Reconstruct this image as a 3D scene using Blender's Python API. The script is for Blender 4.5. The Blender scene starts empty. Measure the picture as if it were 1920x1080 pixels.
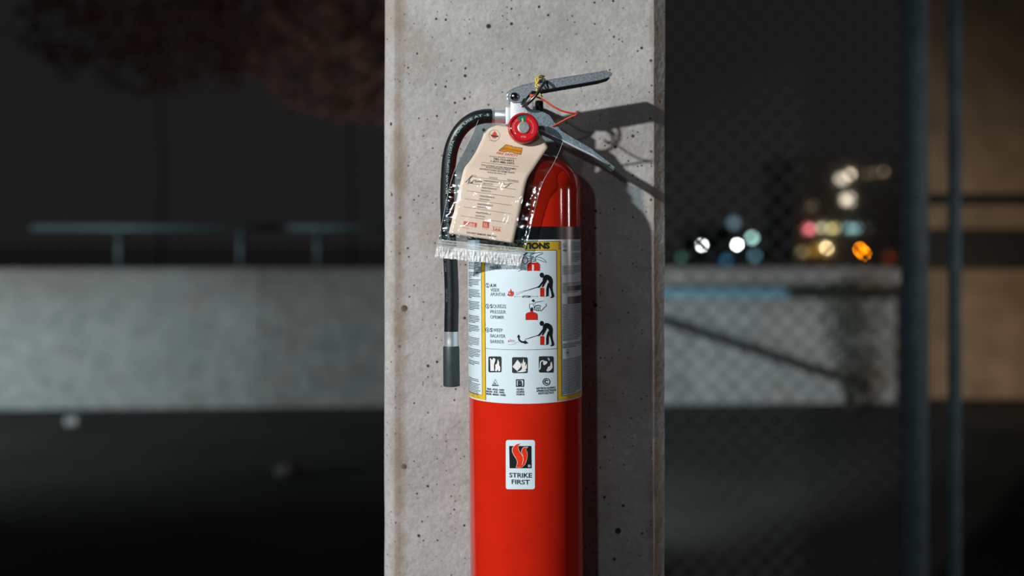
import bpy, bmesh, math, random
from mathutils import Vector, Matrix, noise
from mathutils.geometry import tessellate_polygon
random.seed(7)
SC = bpy.context.scene
COL = SC.collection
PI = math.pi

# ------------------------------------------------------------------ camera, sky, lights, exposure
FPX, CX, HY, CAMZ = 1900.0, 960.0, 450.0, 1.40      # focal length in px, centre column, horizon row, eye height
cd = bpy.data.cameras.new('camera'); cam = bpy.data.objects.new('camera', cd); COL.objects.link(cam)
cam.location = (0, 0, CAMZ); cam.rotation_euler = (PI/2, 0, 0)
cd.sensor_width = 36; cd.lens = FPX*36/1920; cd.shift_y = -(540-HY)/1920
cd.clip_start = 0.02; cd.clip_end = 400
cd.dof.use_dof = True; cd.dof.focus_distance = 1.135; cd.dof.aperture_fstop = 2.05
SC.camera = cam
SC.view_settings.view_transform = 'Standard'; SC.view_settings.look = 'None'
SC.view_settings.exposure = 0.0; SC.view_settings.gamma = 1.0
SC.view_settings.use_curve_mapping = False

w = bpy.data.worlds.new('night_sky'); SC.world = w; w.use_nodes = True
w.node_tree.nodes['Background'].inputs[0].default_value = (0.0112, 0.0112, 0.0112, 1)
w.node_tree.nodes['Background'].inputs[1].default_value = 1.0

def aim(o, target):
    o.rotation_euler = (Vector(target)-o.location).to_track_quat('-Z', 'Y').to_euler()
def spot(name, loc, target, power, color, radius, angle, blend=.4):
    d = bpy.data.lights.new(name, 'SPOT'); d.energy = power; d.color = color; d.shadow_soft_size = radius
    d.spot_size = math.radians(angle); d.spot_blend = blend
    o = bpy.data.objects.new(name, d); COL.objects.link(o); o.location = loc; aim(o, target); return o
def area(name, loc, target, power, color, sx, sy):
    d = bpy.data.lights.new(name, 'AREA'); d.energy = power; d.color = color; d.shape = 'RECTANGLE'; d.size = sx; d.size_y = sy
    o = bpy.data.objects.new(name, d); COL.objects.link(o); o.location = loc; aim(o, target); return o

EXT = (0.02, 1.19, 1.35)
spot('yard_lamp', (-2.33, -1.42, 2.62), EXT, 590, (1.0, .985, .96), .055, 30, .35)     # main lamp, left and above
spot('entrance_lamp', (-.76, -1.75, 1.85), EXT, 26, (.86, .95, 1.0), .05, 50, .6)       # weaker lamp behind the camera
area('soft_fill', (-3.0, -3.5, 4.2), (0, 2, 1), 11, (.92, .96, 1.0), 2.5, 2.5)         # added soft fill that lifts the shadows, no such lamp seen
area('tube_lamp', (3.0, 1.78, 1.53), (.07, 1.13, 1.42), 5, (1.0, .8, .78), .03, .24)  # tube lamps far to the right
area('tube_lamp', (3.0, .62, 1.56), (.07, 1.13, 1.42), 2.2, (1.0, .85, .8), .03, .18)
spot('barrier_lamp', (-6.4, 4.2, 1.0), (-2.5, 8.5, .45), 640, (.82, .97, 1.0), .3, 80, .9)    # low lamp left of the frame
spot('barrier_lamp', (.02, 3.3, .85), (1.7, 8.6, .45), 480, (.84, .96, 1.0), .15, 62, .9)      # low lamp behind the pillar
spot('sodium_lamp', (4.7, 6.3, .8), (4.1, 8.95, .8), 30, (1.0, .62, .28), .2, 95, .9)

# ------------------------------------------------------------------ helpers
def W(px, py, Y):
    return Vector(((px-CX)/FPX*Y, Y, CAMZ-(py-HY)/FPX*Y))

def mesh_obj(name, verts, faces, mat=None, parent=None, smooth=False, kind=None):
    me = bpy.data.meshes.new(name); me.from_pydata([tuple(v) for v in verts], [], faces); me.update()
    if mat: me.materials.append(mat)
    if smooth: me.polygons.foreach_set('use_smooth', [True]*len(me.polygons))
    o = bpy.data.objects.new(name, me); COL.objects.link(o)
    if parent: o.parent = parent
    if kind: o['kind'] = kind
    return o
def bm_obj(name, bm, mat=None, parent=None, smooth=False, kind=None):
    bmesh.ops.recalc_face_normals(bm, faces=bm.faces)
    me = bpy.data.meshes.new(name); bm.to_mesh(me); bm.free()
    if mat: me.materials.append(mat)
    if smooth: me.polygons.foreach_set('use_smooth', [True]*len(me.polygons))
    o = bpy.data.objects.new(name, me); COL.objects.link(o)
    if parent: o.parent = parent
    if kind: o['kind'] = kind
    return o
def auto_smooth(o, ang=35):
    for p in o.data.polygons: p.use_smooth = True
    o.data.set_sharp_from_angle(angle=math.radians(ang)); return o
def thing(name, label, cat, loc=(0, 0, 0), group=None, roty=0):
    o = bpy.data.objects.new(name, None); COL.objects.link(o); o.location = loc; o.rotation_euler = (0, roty, 0)
    o.empty_display_size = .05
    return tag(o, label, cat, group)
def tag(o, label, cat, group=None):
    o['label'] = label; o['category'] = cat
    if group: o['group'] = group
    return o
def lab(o, text): o['label'] = text; return o

def box(bm, x0, x1, y0, y1, z0, z1, M=None):
    vs = [bm.verts.new(Vector(p)) for p in ((x0,y0,z0),(x1,y0,z0),(x1,y1,z0),(x0,y1,z0),(x0,y0,z1),(x1,y0,z1),(x1,y1,z1),(x0,y1,z1))]
    if M:
        for v in vs: v.co = M @ v.co
    for f in ((0,3,2,1),(4,5,6,7),(0,1,5,4),(1,2,6,5),(2,3,7,6),(3,0,4,7)): bm.faces.new([vs[i] for i in f])
    return vs
def bevel_all(bm, wd, seg=2):
    bmesh.ops.bevel(bm, geom=list(bm.edges), offset=wd, segments=seg, affect='EDGES', profile=.6)
def lathe(prof, n=48, M=None, cap=True):
    """profile of (r, z) about local z"""
    bm = bmesh.new(); rings = []
    for r, z in prof:
        rings.append([bm.verts.new((r*math.cos(2*PI*i/n), r*math.sin(2*PI*i/n), z)) for i in range(n)])
    for a, b in zip(rings, rings[1:]):
        for i in range(n): bm.faces.new((a[i], a[(i+1) % n], b[(i+1) % n], b[i]))
    if cap:
        bm.faces.new(rings[0][::-1]); bm.faces.new(rings[-1])
    if M: bmesh.ops.transform(bm, matrix=M, verts=bm.verts)
    return bm
def tube_mesh(pts, r, n=10, bm=None, closed=False, taper=None):
    bm = bm or bmesh.new(); pts = [Vector(p) for p in pts]; N = len(pts); rings = []; up = None
    for i, p in enumerate(pts):
        if closed: t = (pts[(i+1) % N]-pts[i-1]).normalized()
        else: t = (pts[min(i+1, N-1)]-pts[max(i-1, 0)]).normalized()
        if up is None:
            up = Vector((0, 1, 0)) if abs(t.y) < .9 else Vector((1, 0, 0))
        a = t.cross(up).normalized(); b = a.cross(t).normalized(); up = b
        rr = r*(taper[i] if taper else 1)
        rings.append([bm.verts.new(p+a*(rr*math.cos(2*PI*k/n))+b*(rr*math.sin(2*PI*k/n))) for k in range(n)])
    seq = list(zip(rings, rings[1:])) + ([(rings[-1], rings[0])] if closed else [])
    for A, B in seq:
        for k in range(n): bm.faces.new((A[k], A[(k+1) % n], B[(k+1) % n], B[k]))
    if not closed:
        bm.faces.new(rings[0][::-1]); bm.faces.new(rings[-1])
    return bm
def catmull(pts, per=8):
    P = [Vector(p) for p in pts]; P = [2*P[0]-P[1]]+P+[2*P[-1]-P[-2]]; out = []
    for i in range(1, len(P)-2):
        a, b, c, d = P[i-1:i+3]
        for k in range(per):
            t = k/per
            out.append(.5*((2*b)+(c-a)*t+(2*a-5*b+4*c-d)*t*t+(3*b-a-3*c+d)*t**3))
    out.append(P[-2]); return out

# ------------------------------------------------------------------ materials
def srgb(r, g, b):
    f = lambda c: c/12.92 if c <= .04045 else ((c+.055)/1.055)**2.4
    return (f(r/255), f(g/255), f(b/255), 1)
def mat(name, col, rough=.5, metal=0, var=.12, scale=60, bump=0, bscale=200, coat=0, spec=.5):
    m = bpy.data.materials.new(name); m.use_nodes = True; nt = m.node_tree; b = nt.nodes['Principled BSDF']
    b.inputs['Roughness'].default_value = rough; b.inputs['Metallic'].default_value = metal
    b.inputs['Coat Weight'].default_value = coat; b.inputs['Coat Roughness'].default_value = .08
    b.inputs['Specular IOR Level'].default_value = spec
    tc = nt.nodes.new('ShaderNodeTexCoord'); nz = nt.nodes.new('ShaderNodeTexNoise')
    nz.inputs['Scale'].default_value = scale; nz.inputs['Detail'].default_value = 5
    nt.links.new(tc.outputs['Object'], nz.inputs['Vector'])
    rp = nt.nodes.new('ShaderNodeValToRGB')
    rp.color_ramp.elements[0].position = .3; rp.color_ramp.elements[1].position = .7
    rp.color_ramp.elements[0].color = tuple(c*(1-var) for c in col[:3])+(1,)
    rp.color_ramp.elements[1].color = tuple(min(1, c*(1+var)) for c in col[:3])+(1,)
    nt.links.new(nz.outputs['Fac'], rp.inputs['Fac']); nt.links.new(rp.outputs['Color'], b.inputs['Base Color'])
    if bump:
        n2 = nt.nodes.new('ShaderNodeTexNoise'); n2.inputs['Scale'].default_value = bscale; n2.inputs['Detail'].default_value = 4
        nt.links.new(tc.outputs['Object'], n2.inputs['Vector'])
        bp = nt.nodes.new('ShaderNodeBump'); bp.inputs['Strength'].default_value = bump; bp.inputs['Distance'].default_value = .002
        nt.links.new(n2.outputs['Fac'], bp.inputs['Height']); nt.links.new(bp.outputs['Normal'], b.inputs['Normal'])
    return m
def emit(name, col, strength):
    m = bpy.data.materials.new(name); m.use_nodes = True; nt = m.node_tree; b = nt.nodes['Principled BSDF']
    b.inputs['Base Color'].default_value = col; b.inputs['Emission Color'].default_value = col
    b.inputs['Emission Strength'].default_value = strength; b.inputs['Roughness'].default_value = .4
    return m
def clear(name, tint, gloss, rough, white=0.0, bumps=0, bscale=120):
    """thin clear plastic film: transparent + fresnel gloss (+ some milky diffuse)"""
    m = bpy.data.materials.new(name); m.use_nodes = True; nt = m.node_tree; nt.nodes.remove(nt.nodes['Principled BSDF'])
    out = nt.nodes['Material Output']
    tr = nt.nodes.new('ShaderNodeBsdfTransparent'); tr.inputs[0].default_value = tint
    gl = nt.nodes.new('ShaderNodeBsdfGlossy'); gl.inputs['Roughness'].default_value = rough
    fr = nt.nodes.new('ShaderNodeLayerWeight'); fr.inputs['Blend'].default_value = .5
    pw = nt.nodes.new('ShaderNodeMath'); pw.operation = 'POWER'; pw.inputs[1].default_value = 3.0; nt.links.new(fr.outputs['Facing'], pw.inputs[0])
    ma = nt.nodes.new('ShaderNodeMath'); ma.operation = 'MULTIPLY_ADD'; ma.inputs[1].default_value = .5; ma.inputs[2].default_value = gloss; nt.links.new(pw.outputs[0], ma.inputs[0])
    mx = nt.nodes.new('ShaderNodeMixShader')
    tc = nt.nodes.new('ShaderNodeTexCoord')
    base = tr
    if white:
        df = nt.nodes.new('ShaderNodeBsdfDiffuse'); df.inputs[0].default_value = (.9, .93, .95, 1)
        nz = nt.nodes.new('ShaderNodeTexNoise'); nz.inputs['Scale'].default_value = 130; nz.inputs['Detail'].default_value = 6
        nt.links.new(tc.outputs['Object'], nz.inputs['Vector'])
        rp = nt.nodes.new('ShaderNodeMapRange'); rp.inputs[1].default_value = .38; rp.inputs[2].default_value = .68
        rp.inputs[3].default_value = white*.5; rp.inputs[4].default_value = white
        nt.links.new(nz.outputs['Fac'], rp.inputs[0])
        m2 = nt.nodes.new('ShaderNodeMixShader'); nt.links.new(rp.outputs[0], m2.inputs[0])
        nt.links.new(tr.outputs[0], m2.inputs[1]); nt.links.new(df.outputs[0], m2.inputs[2]); base = m2
    if bumps:
        n2 = nt.nodes.new('ShaderNodeTexNoise'); n2.inputs['Scale'].default_value = bscale; n2.inputs['Detail'].default_value = 3
        nt.links.new(tc.outputs['Object'], n2.inputs['Vector'])
        bp = nt.nodes.new('ShaderNodeBump'); bp.inputs['Strength'].default_value = bumps; bp.inputs['Distance'].default_value = .003
        nt.links.new(n2.outputs['Fac'], bp.inputs['Height']); nt.links.new(bp.outputs['Normal'], gl.inputs['Normal'])
    nt.links.new(ma.outputs[0], mx.inputs[0]); nt.links.new(base.outputs[0], mx.inputs[1]); nt.links.new(gl.outputs[0], mx.inputs[2])
    nt.links.new(mx.outputs[0], out.inputs['Surface'])
    return m
def concrete(name, c1, c2, stain, pores=True, pscale=38, top=None, edges=()):
    m = bpy.data.materials.new(name); m.use_nodes = True; nt = m.node_tree; b = nt.nodes['Principled BSDF']; L = nt.links.new
    b.inputs['Roughness'].default_value = .85; b.inputs['Specular IOR Level'].default_value = .3
    tc = nt.nodes.new('ShaderNodeTexCoord')
    def nz(scale, det=6, rough=.6):
        n = nt.nodes.new('ShaderNodeTexNoise'); n.inputs['Scale'].default_value = scale; n.inputs['Detail'].default_value = det
        n.inputs['Roughness'].default_value = rough; L(tc.outputs['Object'], n.inputs['Vector']); return n
    def ramp(src, p0, p1, a=(0, 0, 0, 1), z=(1, 1, 1, 1)):
        r = nt.nodes.new('ShaderNodeValToRGB'); r.color_ramp.elements[0].position = p0; r.color_ramp.elements[1].position = p1
        r.color_ramp.elements[0].color = a; r.color_ramp.elements[1].color = z; L(src, r.inputs['Fac']); return r
    def mix(fac, a, bb, mode='MIX'):
        n = nt.nodes.new('ShaderNodeMix'); n.data_type = 'RGBA'; n.blend_type = mode
        if isinstance(fac, float): n.inputs[0].default_value = fac
        else: L(fac, n.inputs[0])
        for k, s in ((6, a), (7, bb)):
            if isinstance(s, tuple): n.inputs[k].default_value = s
            else: L(s, n.inputs[k])
        return n.outputs[2]
    base = ramp(nz(9).outputs['Fac'], .35, .68, c1, c2).outputs['Color']
    fine = ramp(nz(160, 4, .7).outputs['Fac'], .3, .7, (.80, .80, .80, 1), (1.08, 1.08, 1.08, 1)).outputs['Color']
    c = mix(1.0, base, fine, 'MULTIPLY')
    st = ramp(nz(5.5, 8, .62).outputs['Fac'], .56, .78).outputs['Color']
    c = mix(st, c, stain)
    bump_h = nz(120, 5).outputs['Fac']
    if pores:
        for sc_, th, md in ((pscale, .19, .66), (pscale*2.3, .21, .48), (pscale*4.6, .22, .45)):
            v = nt.nodes.new('ShaderNodeTexVoronoi'); v.inputs['Scale'].default_value = sc_; L(tc.outputs['Object'], v.inputs['Vector'])
            wn = nt.nodes.new('ShaderNodeMath'); wn.operation = 'LESS_THAN'
            sp = nt.nodes.new('ShaderNodeSeparateColor'); L(v.outputs['Color'], sp.inputs[0])
            # each cell's own random size for its pore
            mr = nt.nodes.new('ShaderNodeMapRange'); L(sp.outputs[0], mr.inputs[0])
            mr.inputs[1].default_value = md; mr.inputs[2].default_value = 1.0; mr.inputs[3].default_value = 0; mr.inputs[4].default_value = th
            dv = nt.nodes.new('ShaderNodeMath'); dv.operation = 'SUBTRACT'; L(mr.outputs[0], dv.inputs[0]); L(v.outputs['Distance'], dv.inputs[1])
            pr = ramp(dv.outputs[0], 0.0, .035).outputs['Color']
            c = mix(pr, c, (.035, .033, .03, 1))
    for ex in edges:      # brown weathering along the arrises
        sx = nt.nodes.new('ShaderNodeSeparateXYZ'); L(tc.outputs['Object'], sx.inputs[0])
        d1 = nt.nodes.new('ShaderNodeMath'); d1.operation = 'SUBTRACT'; L(sx.outputs[0], d1.inputs[0]); d1.inputs[1].default_value = ex
        d2 = nt.nodes.new('ShaderNodeMath'); d2.operation = 'ABSOLUTE'; L(d1.outputs[0], d2.inputs[0])
        d3 = nt.nodes.new('ShaderNodeMath'); d3.operation = 'MULTIPLY_ADD'; L(nz(14, 6, .7).outputs['Fac'], d3.inputs[0]); d3.inputs[1].default_value = -.035; L(d2.outputs[0], d3.inputs[2])
        mr = nt.nodes.new('ShaderNodeMapRange'); mr.inputs[1].default_value = -.020; mr.inputs[2].default_value = -.006; mr.inputs[3].default_value = .8; mr.inputs[4].default_value = 0; L(d3.outputs[0], mr.inputs[0])
        c = mix(mr.outputs[0], c, (.24, .185, .13, 1))
    if top:     # browner towards the top edge, with a ragged border
        sx = nt.nodes.new('ShaderNodeSeparateXYZ'); L(tc.outputs['Object'], sx.inputs[0])
        ad = nt.nodes.new('ShaderNodeMath'); ad.operation = 'MULTIPLY_ADD'; ad.inputs[1].default_value = .9; L(nz(1.6, 5).outputs['Fac'], ad.inputs[0]); L(sx.outputs[2], ad.inputs[2])
        mr = nt.nodes.new('ShaderNodeMapRange'); mr.inputs[1].default_value = 1.1; mr.inputs[2].default_value = 1.65; mr.inputs[4].default_value = .75; L(ad.outputs[0], mr.inputs[0])
        c = mix(mr.outputs[0], c, top)
    L(c, b.inputs['Base Color'])
    bp = nt.nodes.new('ShaderNodeBump'); bp.inputs['Strength'].default_value = .6; bp.inputs['Distance'].default_value = .003
    L(bump_h, bp.inputs['Height']); L(bp.outputs['Normal'], b.inputs['Normal'])
    return m

M = {}
M['pillar'] = concrete('pillar_concrete', (.36, .362, .355, 1), (.52, .52, .505, 1), (.30, .245, .19, 1), edges=(-.1385, .178))
M['barrier'] = concrete('barrier_concrete', (.34, .36, .36, 1), (.52, .52, .50, 1), (.30, .25, .21, 1), pores=False, top=(.22, .19, .165, 1))
M['barrier_brown'] = concrete('barrier_concrete_brown', (.27, .27, .26, 1), (.44, .44, .42, 1), (.27, .23, .19, 1), pores=False, top=(.20, .175, .15, 1))
M['asphalt'] = mat('asphalt', (.024, .024, .021), .9, var=.45, scale=1.2, bump=.3, bscale=60)
M['red'] = mat('red_paint', (.66, .021, .007), .10, var=.05, scale=30, bump=.012, bscale=90, spec=.4)
M['red_print'] = mat('red_print', (.62, .02, .008), .4, var=.05)
M['label'] = mat('label_film', (.72, .87, .95), .22, var=.02)
M['black_print'] = mat('black_print', (.012, .016, .017), .3, var=.1)
M['ink'] = mat('label_ink', (.022, .035, .038), .35, var=.1)
M['grey_ink'] = mat('small_print_ink', (.10, .14, .15), .35, var=.1)
M['yellow'] = mat('yellow_print', (.80, .52, .035), .3, var=.05)
M['chrome'] = mat('plated_steel', (.33, .39, .43), .27, .55, var=.4, scale=500, bump=.10, bscale=900)
M['zinc'] = mat('zinc_steel', (.21, .29, .33), .4, .5, var=.4, scale=600, bump=.15, bscale=900)
M['edge'] = mat('steel_edge_glint', (.72, .80, .84), .3, .35, var=.1)  # glint of the rolled rim put into a paler, less metallic colour
M['ring'] = mat('ring_steel', (.16, .17, .18), .2, .9, var=.3, scale=300)
M['rivet'] = mat('rivet_steel', (.22, .25, .26), .22, 1, var=.1)
M['alu'] = mat('cast_aluminium', (.66, .70, .74), .42, .55, var=.06, scale=300, bump=.1, bscale=500)
M['ferrule'] = mat('polished_aluminium', (.72, .79, .83), .3, .7, var=.06, scale=40)
M['rubber'] = mat('hose_rubber', (.007, .012, .014), .36, var=.2, bump=.10, bscale=420)
M['nozzle'] = mat('nozzle_plastic', (.026, .045, .048), .5, var=.1)
M['hose_print'] = mat('hose_lettering', (.34, .52, .54), .5, var=.1)
M['card'] = mat('tag_card', (.95, .765, .62), .7, var=.03, scale=25)
M['tag_ink'] = mat('tag_ink', (.05, .045, .05), .6, var=.1)
M['tag_grey'] = mat('tag_grey_ink', (.20, .17, .17), .6, var=.1)
M['tag_red'] = mat('tag_red_ink', (.80, .10, .06), .6, var=.1)
M['gold'] = mat('logo_gold', (.80, .36, .02), .6, var=.1, scale=300)
M['orange'] = mat('logo_orange', (.72, .20, .015), .6, var=.1)
M['dial_red'] = mat('dial_red', (.72, .012, .02), .35, var=.05)
M['dial_green'] = mat('dial_green', (.02, .19, .14), .35, var=.1)
M['white'] = mat('white_print', (.82, .85, .85), .4, var=.03)
M['pink'] = mat('pale_red_print', (.85, .34, .34), .5, var=.03)
M['needle'] = mat('needle_yellow', (.75, .65, .12), .4, var=.1)
M['brass'] = mat('gauge_rim', (.40, .24, .16), .3, .8, var=.1)
M['bezel'] = mat('gauge_red_rim', (.45, .012, .02), .2, var=.05, coat=.5)
M['hub'] = mat('gauge_hub', (.60, .62, .63), .35, .5, var=.2, scale=300)
M['seal'] = mat('seal_plastic', (.58, .055, .018), .35, var=.1)
M['tie'] = mat('twist_tie_yellow', (.80, .58, .05), .45, var=.1)
M['blacksteel'] = mat('black_steel', (.02, .022, .022), .45, .3, var=.2)
M['lens'] = clear('gauge_lens', (.97, .97, .97, 1), .05, .04)
M['film'] = clear('pouch_film', (.955, .975, .985, 1), .085, .12, bumps=.75, bscale=34)
M['back_film'] = clear('pouch_back_film', (.56, .69, .73, 1), .10, .12, bumps=.75, bscale=30)  # darker teal tint stands in for shade and dark reflections around the tag
M['zip'] = clear('pouch_zip', (.80, .88, .92, 1), .12, .2, white=.45, bumps=.2, bscale=40)
M['flap'] = clear('pouch_flap', (.92, .95, .96, 1),   .12, .25, white=1.0, bumps=1.0, bscale=330)
M['galv'] = mat('galvanised_post', (.10, .15, .16), .55, .3, var=.2, scale=20)
M['galv_pale'] = mat('galvanised_fence_post', (.23, .36, .40), .6, 0, var=.2, scale=20)
M['wire'] = mat('fence_wire', (.09, .115, .12), .5, .5, var=.2)
M['railblue_lit'] = mat('blue_lit_rail', (.16, .33, .42), .5, var=.12, scale=8)  # blue light falling on the rail, put into its colour
M['raildark'] = mat('dark_rail_paint', (.012, .014, .014), .6, var=.1)
M['brick'] = mat('brown_brick', (.33, .215, .13), .9, var=.25, scale=3)
M['dark'] = mat('grey_render', (.42, .42, .38), .9, var=.2)
M['stone'] = mat('pale_stone', (.11, .108, .098), .9, var=.15, scale=20, bump=.5)
M['bark'] = mat('bark', (.05, .035, .025), .9, var=.3)
M['leaf'] = mat('dark_leaves', (.05, .055, .03), .7, var=.4, scale=6)
M['redleaf'] = mat('autumn_leaves', (.30, .20, .16), .7, var=.4, scale=6)
M['carpaint'] = mat('dark_car_paint', (.02, .025, .03), .4, var=.1)
M['glass'] = mat('dark_glass', (.01, .012, .014), .08, var=.1)

# ------------------------------------------------------------------ setting: ground, barrier wall
g = mesh_obj('floor', [(-40, -8, 0), (60, -8, 0), (60, 9.3, 0), (-40, 9.3, 0)], [(0, 1, 2, 3)], M['asphalt'], kind='structure')
g = mesh_obj('floor', [(-120, 9.3, 0), (160, 9.3, 0), (160, 240, 0), (-120, 240, 0)], [(0, 1, 2, 3)], mat('pale_pavement', (.55, .55, .53), .9, var=.15, scale=.3), kind='structure')

def wall_y(x): return 8.42+.05*(x+2.5)
wb = bpy.data.objects.new('wall_back', None); COL.objects.link(wb); wb['kind'] = 'structure'
ztop = CAMZ-(505-HY)/FPX*8.42
xj = (490-CX)/FPX*wall_y(-2.1)
for x0, x1, mt in ((xj-8.0, xj-4.0, 'barrier_brown'), (xj-4.0, xj, 'barrier'), (xj, xj+2.9, 'barrier_brown'), (xj+2.9, 3.40, 'barrier')):
    bm = bmesh.new(); box(bm, x0+.002, x1-.002, 0, .25, 0, ztop+.006*((x0*7) % 2))
    bevel_all(bm, .012, 2)
    for v in bm.verts: v.co.y += wall_y(v.co.x)
    bm_obj('concrete_panel', bm, M[mt], wb)

# concrete pillar with chamfered corners
PY = 1.245
xl0, xl1 = (721-CX)/FPX*(PY+.013), (740-CX)/FPX*PY
xr1, xr0 = (1246-CX)/FPX*(PY+.013), (1226-CX)/FPX*PY
foot = [(xl0, PY+.013), (xl1, PY), (xr0, PY), (xr1, PY+.013), (xr1, PY+.34), (xr1-.014, PY+.353), (xl0+.014, PY+.353), (xl0, PY+.34)]
bm = bmesh.new(); zs = [i*.05 for i in range(65)]; rings = []
for z in zs:
    ring = []
    for i, (x, y) in enumerate(foot):
        j = noise.noise((x*3, y*3+i, z*22))*.0011+noise.noise((x*3, i*2.3, z*6))*.0010 if i in (0, 1, 2, 3) else 0
        ring.append(bm.verts.new((x+(j if i in (1, 2) else j*.7), y, z)))
    rings.append(ring)
for a, b in zip(rings, rings[1:]):
    for i in range(8): bm.faces.new((a[i], a[(i+1) % 8], b[(i+1) % 8], b[i]))
bm.faces.new(rings[-1])
pil = bm_obj('pillar', bm, M['pillar']); pil.name = 'pillar'
tag(pil, 'square concrete pillar with chamfered corners holding the red fire extinguisher', 'pillar')

# ------------------------------------------------------------------ flat print helpers
_tc = {}
def text_mesh(s, bold=0.0):
    key = (s, bold)
    if key in _tc: return _tc[key]
    c = bpy.data.curves.new('t', 'FONT'); c.body = s; c.size = 1; c.resolution_u = 3; c.offset = bold; c.fill_mode = 'FRONT'
    o = bpy.data.objects.new('t', c); COL.objects.link(o)
    dg = bpy.context.evaluated_depsgraph_get(); me = bpy.data.meshes.new_from_object(o.evaluated_get(dg))
    vs = [(v.co.x, v.co.y) for v in me.vertices]; fs = [tuple(p.vertices) for p in me.polygons]
    bpy.data.objects.remove(o); bpy.data.curves.remove(c); bpy.data.meshes.remove(me)
    x0 = min(v[0] for v in vs); x1 = max(v[0] for v in vs)
    cap = .70
    vs = [((x-x0)/(x1-x0), y/cap) for x, y in vs]
    _tc[key] = (vs, fs); return _tc[key]

class Flat:
    """flat print drawn on a plane, later wrapped on the thing it is printed on"""
    def __init__(s): s.bm = bmesh.new()
    def poly(s, pts):
        vs = [s.bm.verts.new((p[0], p[1], 0)) for p in pts]
        for t in tessellate_polygon([[Vector((p[0], p[1], 0)) for p in pts]]):
            try: s.bm.faces.new([vs[i] for i in t])
            except ValueError: pass
        return s
    def rect(s, x0, y0, x1, y1): return s.poly([(x0, y0), (x1, y0), (x1, y1), (x0, y1)])
    def rrect(s, x0, y0, x1, y1, r, n=5):
        P = []
        for cx, cy, a in ((x1-r, y1-r, 0), (x0+r, y1-r, 90), (x0+r, y0+r, 180), (x1-r, y0+r, 270)):
            for k in range(n+1):
                t = math.radians(a+90*k/n); P.append((cx+r*math.cos(t), cy+r*math.sin(t)))
        return s.poly(P)
    def disc(s, cx, cy, rx, ry=None, n=20):
        ry = ry or rx
        return s.poly([(cx+rx*math.cos(2*PI*k/n), cy+ry*math.sin(2*PI*k/n)) for k in range(n)])
    def ring(s, cx, cy, r, wd, n=24, a0=0, a1=360, ky=1):
        A = [math.radians(a0+(a1-a0)*k/n) for k in range(n+1)]
        for a, b in zip(A, A[1:]):
            s.poly([(cx+(r-wd/2)*math.cos(a), cy+ky*(r-wd/2)*math.sin(a)), (cx+(r+wd/2)*math.cos(a), cy+ky*(r+wd/2)*math.sin(a)),
                    (cx+(r+wd/2)*math.cos(b), cy+ky*(r+wd/2)*math.sin(b)), (cx+(r-wd/2)*math.cos(b), cy+ky*(r-wd/2)*math.sin(b))])
        return s
    def line(s, pts, wd):
        n = len(pts); L = []; R = []
        for i in range(n):
            a = pts[max(i-1, 0)]; b = pts[min(i+1, n-1)]; dx, dy = b[0]-a[0], b[1]-a[1]; l = math.hypot(dx, dy) or 1
            L.append((pts[i][0]-dy/l*wd/2, pts[i][1]+dx/l*wd/2)); R.append((pts[i][0]+dy/l*wd/2, pts[i][1]-dx/l*wd/2))
        for i in range(n-1): s.poly([L[i], L[i+1], R[i+1], R[i]])
        return s
    def text(s, st, x0, y0, x1, y1, h, bold=0.0, up=-1, slant=0):
        vs, fs = text_mesh(st, bold); dx, dy = x1-x0, y1-y0; l = math.hypot(dx, dy); ux, uy = (dy/l, -dx/l) if up < 0 else (-dy/l, dx/l)
        V = [s.bm.verts.new((x0+dx*a+ux*h*b+dx/l*slant*h*b, y0+dy*a+uy*h*b+dy/l*slant*h*b, 0)) for a, b in vs]
        for f in fs:
            try: s.bm.faces.new([V[i] for i in f])
            except ValueError: pass
        return s
    def build(s, name, m, parent, mapf, cut=None, kind=None):
        bm = s.bm
        if cut:
            xs = [v.co.x for v in bm.verts]; x = math.floor(min(xs)/cut)*cut+cut
            while x < max(xs):
                bmesh.ops.bisect_plane(bm, geom=list(bm.verts)+list(bm.edges)+list(bm.faces), plane_co=(x, 0, 0), plane_no=(1, 0, 0)); x += cut
        for v in bm.verts: v.co = mapf(v.co.x, v.co.y)
        me = bpy.data.meshes.new(name); bm.to_mesh(me); bm.free(); me.materials.append(m)
        o = bpy.data.objects.new(name, me); COL.objects.link(o); o.parent = parent
        if kind: o['kind'] = kind
        return o
def zp(pts, ox, oy, k): return [(ox+x/k, oy+y/k) for x, y in pts]

# ------------------------------------------------------------------ fire extinguisher
AX = 1.17; R0 = .065
ext = thing('fire_extinguisher', 'red fire extinguisher with white instruction label hung on the concrete pillar', 'fire extinguisher', W(988, 1110, AX), roty=-.008)
EM = Matrix.Translation(ext.location) @ Matrix.Rotation(-.008, 4, 'Y'); EI = EM.inverted()
def Lc(px, py, Y): return EI @ W(px, py, Y)
cl = EI @ Vector((0, 0, CAMZ))
def S(px, py, r):
    """where the sight line of a measured point meets the cylinder of radius r (local)"""
    d = (EI.to_3x3() @ Vector(((px-CX)/FPX, 1, -(py-HY)/FPX)))
    a = d.x**2+d.y**2; b = 2*(cl.x*d.x+cl.y*d.y); c = cl.x**2+cl.y**2-r*r
    D = b*b-4*a*c
    t = (-b-math.sqrt(max(D, 0)))/(2*a)
    return cl+d*t
def SZ(px, py):
    p = S(px, py, R0); return R0*math.atan2(p.x, -p.y), p.z
def cyl(off):
    return lambda s, z: Vector(((R0+off)*math.sin(s/R0), -(R0+off)*math.cos(s/R0), z))
def cpx(off): return lambda x, y: S(x, y, R0+off)
KZ = 1.108/FPX          # metres per px on the cylinder front

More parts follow.
